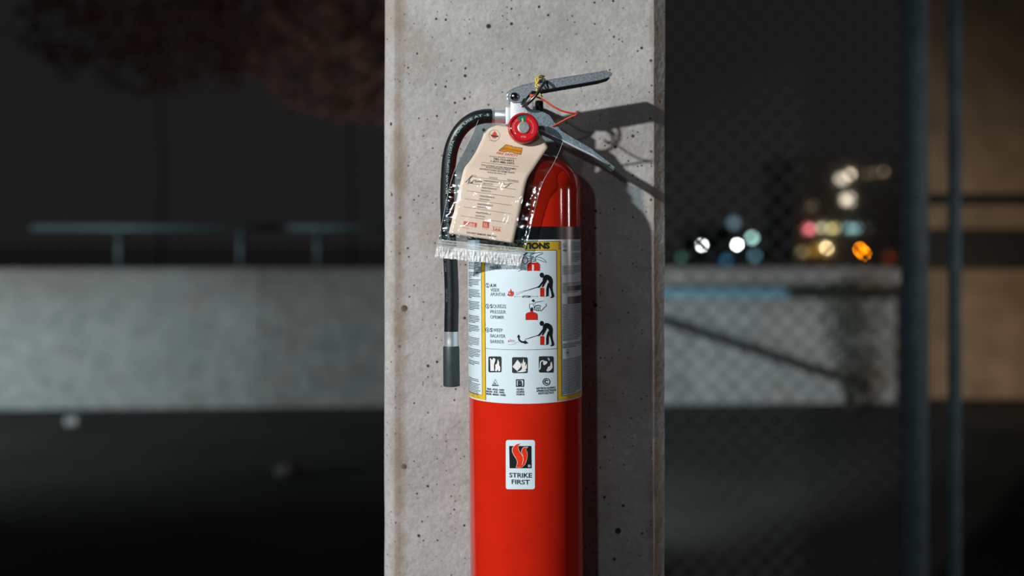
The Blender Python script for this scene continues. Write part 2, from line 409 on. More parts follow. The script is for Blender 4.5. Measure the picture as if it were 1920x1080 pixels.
zt = Lc(985, 350, AX).z
def zz(py): return Lc(985, py, AX).z
u = AX/FPX
prof = [(.02, -.0), (.055, -.0), (.062, .004), (R0, .012), (R0, zz(360)), (R0, zz(350)), (.0644, zz(343)), (.0630, zz(335)), (.0607, zz(327)),
        (.0572, zz(319)), (.0525, zz(311)), (.046, zz(303.5)), (.038, zz(297)), (.029, zz(291.5)), (.021, zz(288)), (.0185, zz(286)), (.0185, zz(281)), (.0150, zz(280))]
cy = bm_obj('cylinder', lathe(prof, 96), M['red'], ext); auto_smooth(cy, 50)

# --- instruction label (wraps round the cylinder)
def wrap_band(name, py0, py1, th0, th1, off, m, parent, n=60):
    za, zb = SZ(985, py0)[1], SZ(985, py1)[1]; f = cyl(off); vs = []; fs = []
    for i in range(n+1):
        s = R0*math.radians(th0+(th1-th0)*i/n); vs += [f(s, za), f(s, zb)]
    for i in range(n): fs.append((2*i, 2*i+1, 2*i+3, 2*i+2))
    return mesh_obj(name, vs, fs, m, parent, smooth=True)
label = wrap_band('instruction_label', 449.5, 757, -105, 105, .0003, M['label'], ext)
lab(label, 'white instruction label with yellow frame and black and red pictures')
blackband = wrap_band('black_label_band', 425, 449.5, -105, 105, .0003, M['black_print'], ext)

sA0, sA1 = SZ(903.5, 560)[0], SZ(910, 560)[0]       # left yellow bar
sB0, sB1 = SZ(1043.5, 560)[0], SZ(1051, 560)[0]     # right yellow bar
zl = lambda py: SZ(985, py)[1]
z_bot = zl(754.5)
sl, sr = R0*math.radians(-104), R0*math.radians(104)
F = Flat()
F.rect(sA0, zl(454), sA1, z_bot); F.rect(sB0, zl(454), sB1, z_bot)
F.rect(sA0, zl(453), sB1, zl(469))
F.rect(sl, z_bot, sA0, zl(746)); F.rect(sB1, z_bot, sr, zl(746))
F.build('yellow_frame', M['yellow'], label, cyl(.0005), .003)
F = Flat()
for s in (sA0, sA1, sB0, sB1): F.rect(s-.0003, zl(470 if s in (sA1, sB0) else 453), s+.0003, z_bot if s in (sA1, sB0) else zl(746))
F.rect(sA0, zl(452.6), sB1, zl(453.4)); F.rect(sA1, zl(469), sB0, zl(469.8))
F.rect(sl, zl(745.6), sA0, zl(746.3)); F.rect(sB1, zl(745.6), sr, zl(746.3))
F.rect(sA1, zl(655.4), sB0, zl(656)); F.rect(sB1, zl(655.4), sr, zl(655.9))
F.build('ruled_lines', M['ink'], label, cyl(.0006), .003)

def ltext(st, x0, yb, x1, h, m='ink', bold=0.0, off=.0006, parent=None):
    s0, z0 = SZ(x0, yb); s1, _ = SZ(x1, yb)
    return Flat().text(st, s0, z0, s1, z0, h*KZ, bold, up=1).build('lettering', M[m], parent or label, cyl(off))
ltext('INSTRUCTIONS', 917, 466.5, 1030, 10.6, bold=.06, off=.0007)
ltext('HALAR', 920, 504.2, 940, 6, 'grey_ink', .008)
ltext('PULL', 919, 484.5, 936, 6.2, 'ink', .01); ltext('TIRER', 919, 494.5, 938, 6, 'grey_ink', .004)
for n_, y_ in (('1', 481.5), ('2', 535), ('3', 574), ('4', 618.5)):
    s0, z0 = SZ(914.5, y_); F = Flat(); F.ring(s0, z0, 4.2*KZ, .75*KZ)
    F.text(n_, s0-1.5*KZ, z0-2.9*KZ, s0+1.5*KZ, z0-2.9*KZ, 5.8*KZ, .02, up=1)
    F.build('lettering', M['ink'], label, cyl(.0006))
for a, b, yb, xe in (('A', 'IM', 538.2, 930.5), ('S', 'QUEEZE', 577.2, 949.5), ('S', 'WEEP', 621.8, 942.5)):
    ltext(a, 919.6, yb, 924, 6.6, 'ink', .03); ltext(b, 925, yb, xe, 6.6, 'grey_ink', .004)
for st, yb, xe in (('VISER', 546.5, 937), ('APUNTAR', 554.6, 948), ('PRESSER', 587.3, 949), ('OPRIMIR', 597.2, 945.5), ('BALAYER', 632.2, 948), ('BARRER', 642.8, 945.5)):
    ltext(st, 920, yb, xe, 6.4, 'grey_ink', .004)

# man with hose, twice (step 2 and step 4)
def man(dy):
    k = lambda p: [(x, y+dy) for x, y in zp(p, 900, 500, 10.8)]
    F = Flat()
    F.disc(*k([(1250, 170)])[0], 4.0, 4.7)
    F.poly(k([(1280, 205), (1330, 160), (1385, 165), (1435, 198), (1465, 250), (1472, 310), (1462, 420), (1392, 420), (1392, 300), (1365, 262), (1330, 290), (1290, 270)]))
    F.poly(k([(1392, 400), (1462, 400), (1470, 480), (1492, 560), (1500, 600), (1478, 622), (1430, 636), (1424, 622), (1450, 600), (1442, 540), (1418, 450)]))
    F.poly(k([(1355, 400), (1400, 380), (1392, 430), (1385, 595), (1325, 606), (1322, 596), (1340, 588), (1338, 460)]))
    F.poly(k([(1375, 330), (1430, 330), (1400, 420), (1345, 420)]))
    F.poly(k([(1275, 215), (1320, 235), (1300, 310), (1215, 412), (1190, 428), (1162, 424), (1165, 403), (1190, 390), (1268, 285)]))
    F.poly(k([(1310, 260), (1350, 285), (1300, 372), (1275, 414), (1245, 412), (1270, 360)]))
    F.line(k([(1170, 413), (1080, 440), (990, 470)]), 1.25); F.line(k([(995, 468), (905, 495)]), .9)
    F.build('pictogram', M['black_print'], label, cpx(.0006))
    Flat().poly(k([(1217, 432), (1230, 425), (1285, 425), (1298, 432), (1298, 606), (1217, 606)])).build('pictogram', M['red_print'], label, cpx(.0006))
man(0); man(90.6)
F = Flat()
F.poly(zp([(552, 585), (560, 545), (575, 550), (575, 490), (600, 510), (622, 440), (640, 490), (655, 520), (662, 485), (685, 525), (682, 575), (655, 600), (600, 600)], 900, 500, 10.8))
F.build('pictogram', M['red_print'], label, cpx(.0006))
Flat().poly(zp([(590, 560), (600, 520), (612, 545), (620, 560)], 900, 500, 10.8)).build('pictogram', M['label'], label, cpx(.0008))
F = Flat()
F.line(zp([(905, 482), (800, 515), (725, 530)], 900, 500, 10.8), .35); F.line(zp([(905, 505), (800, 540), (720, 572)], 900, 500, 10.8), .35)
F.line(zp([(695, 605), (830, 605)], 900, 500, 10.8), .45); F.line(zp([(1035, 603), (1160, 603)], 900, 500, 10.8), .45)
F.line(zp([(697, 590), (697, 620)], 900, 500, 10.8), .45); F.line(zp([(1160, 588), (1160, 618)], 900, 500, 10.8), .45)
F.build('pictogram', M['grey_ink'], label, cpx(.0006))
ltext('6FT/2M', 979, 557.8, 994.5, 3.6, 'ink', .03)
# step 1: pin being pulled
k1 = lambda p: zp(p, 860, 430, 7.68)
Flat().poly(k1([(992, 598), (992, 510), (1010, 485), (1045, 472), (1070, 480), (1100, 478), (1140, 478), (1163, 510), (1163, 598)])).build('pictogram', M['red_print'], label, cpx(.0006))
F = Flat()
F.line(k1([(990, 600), (990, 508), (1012, 482), (1040, 472)]), .5); F.line(k1([(1168, 600), (1168, 508), (1140, 476), (1110, 468)]), .5)
F.ring(*k1([(1070, 432)])[0], 4.4, .8); F.ring(*k1([(1070, 432)])[0], 2.2, .6)
F.line(k1([(1025, 395), (1040, 360), (1100, 340), (1205, 328), (1212, 345), (1120, 385), (1105, 395)]), .8)
F.line(k1([(1110, 395), (1180, 405), (1235, 440), (1260, 475), (1225, 468), (1120, 425)]), .9)
F.line(k1([(1035, 395), (1040, 470)]), .6); F.line(k1([(1105, 400), (1110, 470)]), .6)
F.ring(*k1([(955, 445)])[0], 4.6, .9, ky=1.5); F.line(k1([(985, 465), (1030, 450)]), .7)
F.poly(k1([(885, 405), (905, 360), (912, 375), (985, 328), (990, 348), (925, 388), (935, 398)]))
for a in range(4): F.line(k1([(890+6*a, 460+28*a), (930, 455+25*a), (962, 470+30*a)]), .5)
F.line(k1([(850, 608), (900, 585), (960, 580)]), .5)
F.build('pictogram', M['ink'], label, cpx(.0007))
# step 3: squeezing hand
k3 = lambda p: zp(p, 900, 500, 10.8)
Flat().poly(k3([(925, 1080), (925, 975), (945, 945), (1010, 920), (1030, 900), (1065, 900), (1085, 925), (1140, 945), (1160, 975), (1160, 1080)])).build('pictogram', M['red_print'], label, cpx(.0006))
F = Flat()
F.line(k3([(925, 1080), (925, 972), (945, 942), (1010, 917)]), .5); F.line(k3([(1160, 1080), (1160, 972), (1140, 942), (1085, 920)]), .5)
F.poly(k3([(1015, 900), (1015, 850), (1035, 830), (1060, 820), (1075, 850), (1070, 900)]))
F.poly(k3([(1040, 690), (1078, 655), (1115, 690), (1078, 722)]))
F.line(k3([(1000, 850), (1000, 755), (1075, 750), (1085, 800)]), .8); F.line(k3([(1090, 760), (1130, 720), (1200, 708), (1290, 690)]), .6)
F.line(k3([(1085, 830), (1120, 790), (1200, 780), (1230, 800)]), 1.3); F.line(k3([(1090, 870), (1150, 890), (1240, 895), (1285, 840), (1340, 790), (1335, 745)]), .9)
for a in range(4): F.line(k3([(1105+35*a, 815-3*a), (1100+35*a, 850), (1115+35*a, 885)]), .9)
F.build('pictogram', M['ink'], label, cpx(.0007))
# step 4 sweep arrow and embers
k4 = lambda p: zp(p, 860, 560, 7.68)
Flat().poly(k4([(838, 555), (862, 512), (888, 550), (876, 556), (880, 585), (905, 608), (945, 612), (952, 595), (1005, 640), (945, 655), (950, 645), (895, 632), (862, 605), (850, 558)])).build('pictogram', M['black_print'], label, cpx(.0006))
F = Flat()
for x, y, a, b in ((715, 595, 10, 30), (735, 590, 14, -4), (750, 590, 16, 30), (775, 590, 5, 34), (790, 598, 14, 20)): F.line(k4([(x, y), (x+a, y+b)]), .9)
F.line(k4([(712, 625), (722, 600), (740, 620), (755, 600)]), .8)
F.build('pictogram', M['red_print'], label, cpx(.0006))
F = Flat(); F.line(k4([(705, 655), (760, 660), (830, 650)]), .3); F.line(k4([(800, 640), (835, 630), (870, 620)]), .4); F.build('pictogram', M['grey_ink'], label, cpx(.0006))
# class A, B, C squares
kc = lambda p: zp(p, 900, 640, 9)
for x0, y0, x1, y1 in ((142, 255, 362, 522), (540, 268, 802, 536), (992, 252, 1240, 526)):
    (a, b), (c, d) = kc([(x0, y0), (x1, y1)]); Flat().rrect(a, b, c, d, 2.6).build('pictogram', M['ink'], label, cpx(.0006), 5)
F = Flat()
F.poly(kc([(165, 290), (185, 285), (190, 305), (212, 308), (222, 278), (238, 285), (262, 300), (235, 400), (238, 500), (175, 500), (172, 330)]))
F.poly(kc([(262, 440), (255, 400), (285, 375), (300, 300), (322, 350), (322, 400), (340, 430), (340, 500), (310, 508), (300, 470), (280, 510), (250, 495)]))
F.poly(kc([(548, 430), (632, 312), (695, 388), (690, 430), (628, 502)]))
F.poly(kc([(700, 400), (695, 350), (715, 385), (735, 290), (750, 360), (770, 350), (762, 420), (790, 380), (790, 450), (765, 485), (790, 500), (720, 520), (615, 520), (690, 490), (712, 455)]))
F.line(kc([(1000, 478), (1015, 450), (1018, 370), (1030, 335), (1065, 325), (1090, 345)]), 2.2)
F.poly(kc([(1065, 335), (1110, 330), (1140, 345), (1125, 380), (1080, 405), (1062, 375)]))
F.poly(kc([(1120, 490), (1150, 430), (1185, 415), (1190, 360), (1210, 340), (1222, 400), (1222, 450), (1190, 490), (1140, 512)]))
F.poly(kc([(1135, 270), (1150, 300), (1155, 270), (1175, 305), (1175, 335), (1160, 310), (1145, 305)]))
F.build('pictogram', M['white'], label, cpx(.0008), 5)
F = Flat(); F.line(kc([(205, 745), (257, 640), (308, 748), (205, 748)]), 1.0); F.line(kc([(206, 744), (310, 747)]), 1.9); F.build('class_mark', M['ink'], label, cpx(.0006))
F = Flat(); F.rect(*kc([(606, 640)])[0], *kc([(745, 768)])[0]); F.build('class_mark', M['ink'], label, cpx(.0006))
F = Flat(); F.ring(*kc([(1120, 683)])[0], 6.4, 1.4); F.ring(*kc([(1120, 683)])[0], 3.1, 2.0, a0=40, a1=320); F.build('class_mark', M['ink'], label, cpx(.0006))
ltext('A', 926.3, 721.6, 931, 5.2, 'ink', .01)
F = Flat(); F.rect(*kc([(624, 660)])[0], *kc([(727, 748)])[0]); F.build('pictogram', M['label'], label, cpx(.0008))
s0, z0 = SZ(971.2, 722.3); s1, _ = SZ(979.4, 722.3); Flat().text('B', s0, z0, s1, z0, 8.4*KZ, .06, up=1).build('lettering', M['ink'], label, cyl(.001))
for st, x0, yb, x1 in (('TRASH - WOOD - PAPER', 913.3, 730.3, 945.7), ('BASURA - BOIS - PAPEL', 912.5, 734.8, 946.5), ('ORDURE - MADERA - PAPIER', 911.6, 739.4, 948.5),
                       ('LIQUIDS', 968.7, 731.3, 982), ('LIQUIDES', 968.3, 736, 983), ('LIQUIDOS', 968.3, 740.7, 983.2),
                       ('ELECTRICAL EQUIPMENT', 1005.6, 729.8, 1041), ('APPAREILS ELECTRIQUES', 1005.4, 734.6, 1041.6), ('EQUIPO ELECTRICO', 1009, 739.2, 1037.5)):
    ltext(st, x0, yb, x1, 3.4, 'ink', .03)

# small print of the side panels: rows of tiny words
def small_print(x0, x1, rows, m='grey_ink', h=1.5, step=None):
    F = Flat()
    for (ya, yb) in rows:
        y = ya
        while y < yb:
            s, z = SZ(x0, y); se = SZ(x1, y)[0]; last = (y+2.9 >= yb); se = s+(se-s)*(random.uniform(.35, .7) if last else random.uniform(.88, 1))
            while s < se:
                wl = random.uniform(2, 7)*KZ; F.rect(s, z, min(s+wl, se), z+h*KZ); s += wl+.9*KZ
            y += 2.9
    return F.build('small_print', M[m], label, cyl(.0005), kind='stuff')
small_print(879.4, 901.5, [(492, 506), (511, 520), (524, 538), (543, 560), (565, 580), (591, 603), (609, 622), (631, 648), (652, 669), (674, 682), (706, 712), (714, 741)])
small_print(1054, 1089.4, [(532, 550), (500, 516), (572, 640), (646, 652), (675, 740)], h=1.4)
small_print(1071, 1089.4, [(455, 470), (476, 492)], h=1.4)
F = Flat(); s0, z0 = SZ(1058.5, 461); F.ring(s0, z0, 4.8*KZ, .8*KZ); F.text('UL', s0-2.6*KZ, z0-2*KZ, s0+2.6*KZ, z0-2*KZ, 4.4*KZ, .03, up=1); F.rect(s0-5*KZ, z0-10*KZ, s0+5*KZ, z0-7*KZ); F.build('certification_mark', M['ink'], label, cyl(.0006))
F = Flat()
for ya, yb in ((534, 546), (553, 570)):
    s0, z0 = SZ(1064, yb); s1, z1 = SZ(1089, ya); F.rect(s0, z0, s1, z1)
F.build('warning_box', M['ink'], label, cyl(.0006), .003)
F = Flat(); s0, z0 = SZ(1063.5, 661); q = 7*KZ
for a in range(4):
    c, s_ = [(q*.8, 0), (0, q), (-q*.8, 0), (0, -q)], None
    F.line([(s0+c[a][0], z0+c[a][1]), (s0+c[(a+1) % 4][0], z0+c[(a+1) % 4][1])], .7*KZ)
F.build('hazard_diamond', M['red_print'], label, cyl(.0006))
F = Flat(); F.disc(s0, z0, 2*KZ, 2.4*KZ); F.build('hazard_diamond', M['ink'], label, cyl(.0006))

# --- maker's decal on the red body
decal = Flat().rrect(948.3, 825, 1003, 917.3, 4.2).build('maker_decal', M['label'], ext, cpx(.0003), 4)
lab(decal, 'white decal with red flame on black square reading STRIKE FIRST')
kd = lambda p: zp(p, 860, 780, 6.857)
Flat().poly(kd([(648, 385), (935, 385), (938, 672), (655, 672)])).build('emblem', M['black_print'], decal, cpx(.0005), 4)
fl1 = [(795, 352), (770, 370), (762, 400), (770, 440), (800, 490), (822, 520), (828, 560), (815, 610), (800, 660), (735, 660), (752, 630), (758, 590), (740, 545), (710, 500), (690, 455), (692, 415), (715, 385), (750, 360)]
fl2 = [(890, 400), (868, 415), (862, 440), (878, 465), (880, 520), (870, 570), (850, 620), (815, 655), (795, 660), (822, 615), (835, 560), (828, 510), (808, 470), (815, 430), (835, 405)]
F = Flat()
for fl in (fl1, fl2):
    cx_ = sum(p[0] for p in fl)/len(fl); cy_ = sum(p[1] for p in fl)/len(fl)
    F.line(kd(fl+[fl[0]]), 1.5)
F.build('emblem', M['white'], decal, cpx(.0006))
F = Flat(); F.poly(kd(fl1)); F.poly(kd(fl2)); F.build('emblem', mat('flame_red', (.85, .035, .004), .35, var=.03), decal, cpx(.0008))
F = Flat(); F.ring(*kd([(907, 642)])[0], 2.2, .6); F.text('R', 991.3, 875, 993.4, 875, 2.6, .02); F.build('lettering', M['white'], decal, cpx(.0007))
for st, x0, yb, x1 in (('STRIKE', 955.3, 894.3, 997.2), ('FIRST', 959.6, 907, 993)):
    s0, z0 = SZ(x0, yb); s1, _ = SZ(x1, yb); Flat().text(st, s0, z0, s1, z0, 8.3*KZ, .02, up=1).build('lettering', M['ink'], decal, cyl(.0006))

# --- valve, neck and collar
bm = lathe([(.0165, zz(290)), (.0200, zz(288)), (.0200, zz(276)), (.0165, zz(274)), (.0150, zz(262)), (.0150, zz(240))], 24)
collar = bm_obj('valve_collar', bm, M['alu'], ext); auto_smooth(collar)
bm = bmesh.new()
x0, x1 = Lc(957, 220, 1.158).x, Lc(1000, 220, 1.158).x
box(bm, x0, x1, -.0125, .0125, zz(252), zz(190)); bevel_all(bm, .0025, 2)
bb = bmesh.new(); box(bb, Lc(948, 220, AX).x, x0+.004, -.0105, .0105, zz(236), zz(202)); bevel_all(bb, .002, 2)
me_ = bpy.data.meshes.new('tmp'); bb.to_mesh(me_); bm.from_mesh(me_); bb.free(); bpy.data.meshes.remove(me_)
valve = bm_obj('valve_body', bm, M['alu'], ext); auto_smooth(valve, 40)
# hose coupling ferrule (horizontal)
xa, xb = Lc(921, 217, AX).x, Lc(955, 217, AX).x; zc = Lc(940, 217.5, AX).z
RX = Matrix.Rotation(PI/2, 4, 'Y')
bm = lathe([(.0072, 0), (.0086, .0006), (.0086, .004), (.0083, .0045), (.0086, .005), (.0088, (xb-xa)*.95), (.0088, xb-xa)], 32, Matrix.Translation((xa, 0, zc)) @ RX)
o = bm_obj('hose_coupling', bm, M['ferrule'], ext); auto_smooth(o)

# --- levers (bent sheet channels)
def channel(name, pts, Yf, Yb, web, m, th=.0016, lb=None):
    bm = bmesh.new()
    base = [W(x, y, Yf) for x, y in pts]
    tris = tessellate_polygon([[Vector((p.x, p.z, 0)) for p in base]])
    for Y in (Yf, Yb):
        loops = []
        for dy in (0, th):
            loops.append([bm.verts.new(EI @ Vector((p.x, Y+dy, p.z))) for p in base])
        for lp in loops:
            for t in tris: bm.faces.new([lp[i] for i in t])
        n = len(base)
        for i in range(n): bm.faces.new((loops[0][i], loops[0][(i+1) % n], loops[1][(i+1) % n], loops[1][i]))
    Wp = [W(x, y, Yf) for x, y in web]; A = []; 
    for p, q in zip(Wp, Wp[1:]):
        d = (q-p).normalized(); p = p-d*.0007; q = q+d*.0007; nn = Vector((-d.z, 0, d.x))*th
        vs = []
        for Y in (Yf+.0004, Yb+th-.0004):
            for pt in (p, q, q+nn, p+nn): vs.append(bm.verts.new(EI @ Vector((pt.x, Y, pt.z))))
        for f in ((0, 1, 2, 3), (7, 6, 5, 4), (0, 4, 5, 1), (1, 5, 6, 2), (2, 6, 7, 3), (3, 7, 4, 0)): bm.faces.new([vs[i] for i in f])
    o = bm_obj(name, bm, m, ext)
    md = o.modifiers.new('edge', 'BEVEL'); md.width = .0006; md.segments = 2; md.limit_method = 'ANGLE'; md.angle_limit = math.radians(50)
    return o
sq = [(950, 180), (951, 175.5), (955, 171), (976, 162), (1000, 156), (1023, 152), (1070, 144.5), (1112, 138), (1138, 133.5), (1146, 135), (1148, 139.5), (1142, 145), (1126, 150), (1085, 157.5),
      (1021, 168.5), (1008, 172), (998, 170.5), (986, 184), (976, 192), (962, 192.5), (953.5, 188)]
lever = channel('squeeze_lever', sq, 1.156, 1.184, [(952, 175), (956, 171), (976, 162.3), (1000, 156.3), (1023, 152.3), (1070, 144.8), (1112, 138.3), (1138, 133.8)], M['chrome'])
lab(lever, 'plated steel upper squeeze lever with a round rivet')
ch = [(987, 208), (995, 204.5), (1010, 206.5), (1022, 211), (1032, 217), (1040, 230), (1053, 245), (1080, 261.5), (1107, 277), (1137, 300), (1150, 310.5), (1154, 314), (1151.5, 317), (1142, 309.5), (1113, 292), (1080, 276), (1047, 259.5), (1013, 243.5), (990, 236)]
carry = channel('carrying_handle', ch, 1.154, 1.182, [(1151.5, 317), (1142, 309.5), (1113, 292), (1080, 276), (1047, 259.5), (1013, 243.5)], M['zinc'])
lab(carry, 'grey zinc carrying handle sloping down to the right')
# rolled lower edge of the carrying handle
bm = tube_mesh([EI @ W(x, y, 1.1535) for x, y in [(1012, 243.5), (1047, 259.5), (1080, 276), (1113, 292), (1141, 309)]], .0012, 8)
bm_obj('rolled_edge', bm, M['edge'], carry, smooth=True)
for nm, (x, y, r) in (('rivet', (964.5, 181, .0050)),):
    c = Lc(x, y, 1.156)
    prof = [(r, 0), (r*.98, .0010), (r*.85, .0024), (r*.55, .0036), (r*.2, .0042), (.0002, .0043)]
    bm = lathe(prof, 24, Matrix.Translation(c) @ Matrix.Rotation(PI/2, 4, 'X')); o = bm_obj(nm, bm, M['rivet'], lever, smooth=True)

# --- pin with pull ring, yellow tie, red seal
cx0, cy0 = 1000, 174; ring = []
for i in range(40):
    t = 2*PI*i/40; a, b = 32*math.cos(t), 6.5*math.sin(t)
    ring.append(EI @ W(cx0+.64*a+.77*b, cy0-.77*a+.64*b, 1.148-.012*math.sin(t)))
bm = tube_mesh(ring, .0018, 10, closed=True)
pinring = bm_obj('pin_ring', bm, M['ring'], ext, smooth=True); lab(pinring, 'steel pull ring of the safety pin')
bm = tube_mesh([EI @ W(1009, 164, y) for y in (1.140, 1.150, 1.190)], .0020, 12); bm_obj('safety_pin', bm, M['chrome'], ext, smooth=True)
t1 = catmull([EI @ W(x, y, Y) for x, y, Y in ((1021, 143, 1.160), (1012, 142, 1.150), (1005, 149, 1.146), (1007, 158, 1.143), (1012, 162, 1.142), (1006, 168, 1.143), (1009, 173, 1.144), (1014, 178, 1.143), (1017, 182, 1.143))])
t2 = catmull([EI @ W(x, y, Y) for x, y, Y in ((1019, 145, 1.160), (1010, 146, 1.147), (1009, 153, 1.143), (1004, 160, 1.142), (1009, 166, 1.141), (1012, 170, 1.142), (1008, 174, 1.142), (1011, 179, 1.143))])
bm = tube_mesh(t1, .00085, 8); tube_mesh(t2, .00085, 8, bm); o = bm_obj('twist_tie', bm, M['tie'], ext, smooth=True); lab(o, 'yellow twisted wire tie round the lever')
sp_ = catmull([EI @ W(x, y, Y) for x, y, Y in ((994, 177, 1.145), (1001, 180, 1.142), (1012, 184, 1.141), (1023, 190, 1.141), (1038, 200, 1.139), (1053, 207.5, 1.138), (1068, 211.5, 1.138), (1080, 213, 1.139), (1082.5, 213.6, 1.1395), (1079, 215.5, 1.140), (1066, 221, 1.144), (1050, 229.5, 1.149), (1037, 236.5, 1.154), (1034, 238, 1.158))])
bm = tube_mesh(sp_, .00105, 8)
seal = bm_obj('tamper_seal', bm, M['seal'], ext, smooth=True); lab(seal, 'red plastic seal strand looped from pin to carrying handle')
bm = bmesh.new(); bmesh.ops.create_uvsphere(bm, u_segments=12, v_segments=8, radius=.0026)
bmesh.ops.transform(bm, matrix=Matrix.Translation(EI @ W(1000, 180, 1.1415)) @ Matrix.Diagonal((1.6, .8, .8, 1)), verts=bm.verts); bm_obj('seal_head', bm, M['seal'], seal, smooth=True)

# --- pressure gauge
gc = Lc(981.5, 239.5, 1.122)
GM = Matrix.Translation(gc) @ Matrix.Rotation(math.radians(4), 4, 'Z') @ Matrix.Rotation(math.radians(-9), 4, 'X') @ Matrix.Rotation(PI/2, 4, 'X')   # local z faces the viewer
gr = .0163
bm = lathe([(.0055, -.036), (.0055, -.010), (.010, -.009), (.0155, -.008), (gr+.0006, -.0065), (gr+.0006, -.0015), (gr-.0002, -.0010)], 48, GM)
gauge = bm_obj('pressure_gauge', bm, M['brass'], ext); auto_smooth(gauge); lab(gauge, 'round red dial pressure gauge with a green wedge')
bm = lathe([(gr+.0004, -.0030), (gr+.0010, -.0020), (gr+.0008, .0005), (gr-.0004, .0016), (gr-.0018, .0014), (gr-.0018, .0002)], 48, GM, cap=False)
o = bm_obj('dial_rim', bm, M['bezel'], gauge); auto_smooth(o, 60)
def gm(off): return lambda x, y: GM @ Vector((x, y, off))
Flat().disc(0, 0, gr-.0008, n=40).build('dial', M['dial_red'], gauge, gm(.0002))
F = Flat(); A = [math.radians(74+46*k/10) for k in range(11)]
F.poly([(gr*.93*math.cos(a), gr*.93*math.sin(a)) for a in A]+[(gr*.38*math.cos(a), gr*.38*math.sin(a)) for a in reversed(A)]); F.build('green_zone', M['dial_green'], gauge, gm(.0004))
F = Flat(); a = math.radians(96); F.line([(0, 0), (gr*.66*math.cos(a), gr*.66*math.sin(a))], .0017); F.build('needle', M['needle'], gauge, gm(.0008))
bm = lathe([(.0066, .0005), (.0066, .0014), (.0055, .0018), (.0008, .0019)], 32, GM); bm_obj('dial_hub', bm, M['hub'], gauge)
F = Flat()
def arc_text(st, a0, a1, r, h):
    n = len(st)
    for i, c_ in enumerate(st):
        a = math.radians(a0+(a1-a0)*i/max(n-1, 1)); tx, ty = math.sin(a), -math.cos(a); wd = h*.62
        px_, py_ = r*math.cos(a), r*math.sin(a); F.text(c_, px_-tx*wd/2, py_-ty*wd/2, px_+tx*wd/2, py_+ty*wd/2, h, .03, up=1)
arc_text('RECHARGE', 205, 130, gr*.62, .0019); arc_text('OVERCHARGED', 62, -35, gr*.62, .0018)
F.text('PSI', -.0030, -.0115, .0025, -.0115, .0021, .03, up=1)
F.build('lettering', M['pink'], gauge, gm(.0005))
bm = lathe([(gr-.0006, .0012), (gr*.9, .0021), (gr*.6, .0029), (gr*.3, .0033), (.0003, .0034)], 40, GM, cap=False); bm_obj('gauge_lens', bm, M['lens'], gauge, smooth=True)

# --- hose with lettering, lower ferrule and nozzle
hp = [(922, 217.5), (905, 218.5), (888, 223.5), (872, 234.5), (858, 251.5), (848, 274), (842.5, 300), (840, 330), (838.5, 365), (839, 400), (841, 440), (844, 480), (846, 520), (847, 560), (846.3, 600), (846, 622)]
HL = catmull([Lc(x, y, 1.168+.010*min(1, max(0, (y-230)/150))) for x, y in hp], 8)
HR = .00835
bm = tube_mesh(HL, HR, 20); hose = bm_obj('hose', bm, M['rubber'], ext, smooth=True); lab(hose, 'black rubber hose with white lettering')
acc = [0]
for a, b in zip(HL, HL[1:]): acc.append(acc[-1]+(b-a).length)
def hose_at(d):
    i = 0
    while i < len(acc)-2 and acc[i+1] < d: i += 1
    t = (d-acc[i])/(acc[i+1]-acc[i]); p = HL[i].lerp(HL[i+1], t); d0 = (HL[min(i+2, len(HL)-1)]-HL[max(i-1, 0)]).normalized()
    return p, d0
def hose_map(x, y):          # x runs from the coupling downwards, y = outward height on the hose
    p, t = hose_at(x); out = Vector((0, -1, 0)).cross(t).normalized(); tc_ = Vector((0, -1, 0))
    a = y/HR; return p+(out*math.sin(a)+tc_*math.cos(a))*(HR+.0002)
F = Flat(); d = .0025
pieces = (('FOR USE AT -5', .047, .0003), ('MAX.WP-250PSI/1725KPA', .062, .0006), ('DRY CHEM HOSE', .048, .001))
d = .003
for st, ln, yo in pieces:
    F.text(st, d+ln, yo+.0006, d, yo+.0006, .0027, .008, up=1); d += ln+.006
sgn = hose_map(.02, .003)
F.build('lettering', M['hose_print'], hose, hose_map)
F = Flat(); F.text('MFR CERT HOSE', .208, -.0048, .165, -.0048, .0026, .005, up=1); F.text('02/20', .243, -.0046, .228, -.0046, .0026, .005, up=1); F.build('lettering', M['grey_ink'], hose, hose_map)
def vert_lathe(name, prof, px, m, parent):
    P = []
    c = Lc(px, 640, 1.178)
    bm = lathe([(r, Lc(px, y, 1.178).z) for r, y in prof], 32, Matrix.Translation((c.x, c.y, 0))); o = bm_obj(name, bm, m, parent); return auto_smooth(o)
vert_lathe('hose_ferrule', [(.0080, 650), (.0085, 649.5), (.0085, 641), (.0083, 638), (.0083, 628), (.0086, 624), (.0086, 621.5), (.0078, 621)], 846, M['ferrule'], hose)
o = vert_lathe('nozzle', [(.0060, 716), (.0084, 724), (.0096, 723.3), (.0097, 720), (.0096, 690), (.0095, 652), (.0088, 648.5), (.0060, 648)], 846, M['nozzle'], hose); lab(o, 'dark grey plastic nozzle below a silver ferrule')

# --- wall hook behind the valve
hook = thing('wall_bracket', 'black steel hanging bracket on the pillar behind the extinguisher valve', 'bracket', W(1000, 300, PY))
HI = Matrix.Translation(hook.location).inverted()
bm = bmesh.new(); a = W(975, 200, PY); b = W(1012, 400, PY); box(bm, a.x, b.x, PY-.003, PY, b.z, a.z, HI); bm_obj('back_plate', bm, M['blacksteel'], hook)
bm = bmesh.new(); a = W(1003, 190, 1.20); b = W(1018.5, 212, 1.20); box(bm, a.x, b.x, 1.188, PY, b.z, a.z, HI); bevel_all(bm, .003, 2); bm_obj('hook_arm', bm, M['blacksteel'], hook, smooth=False)

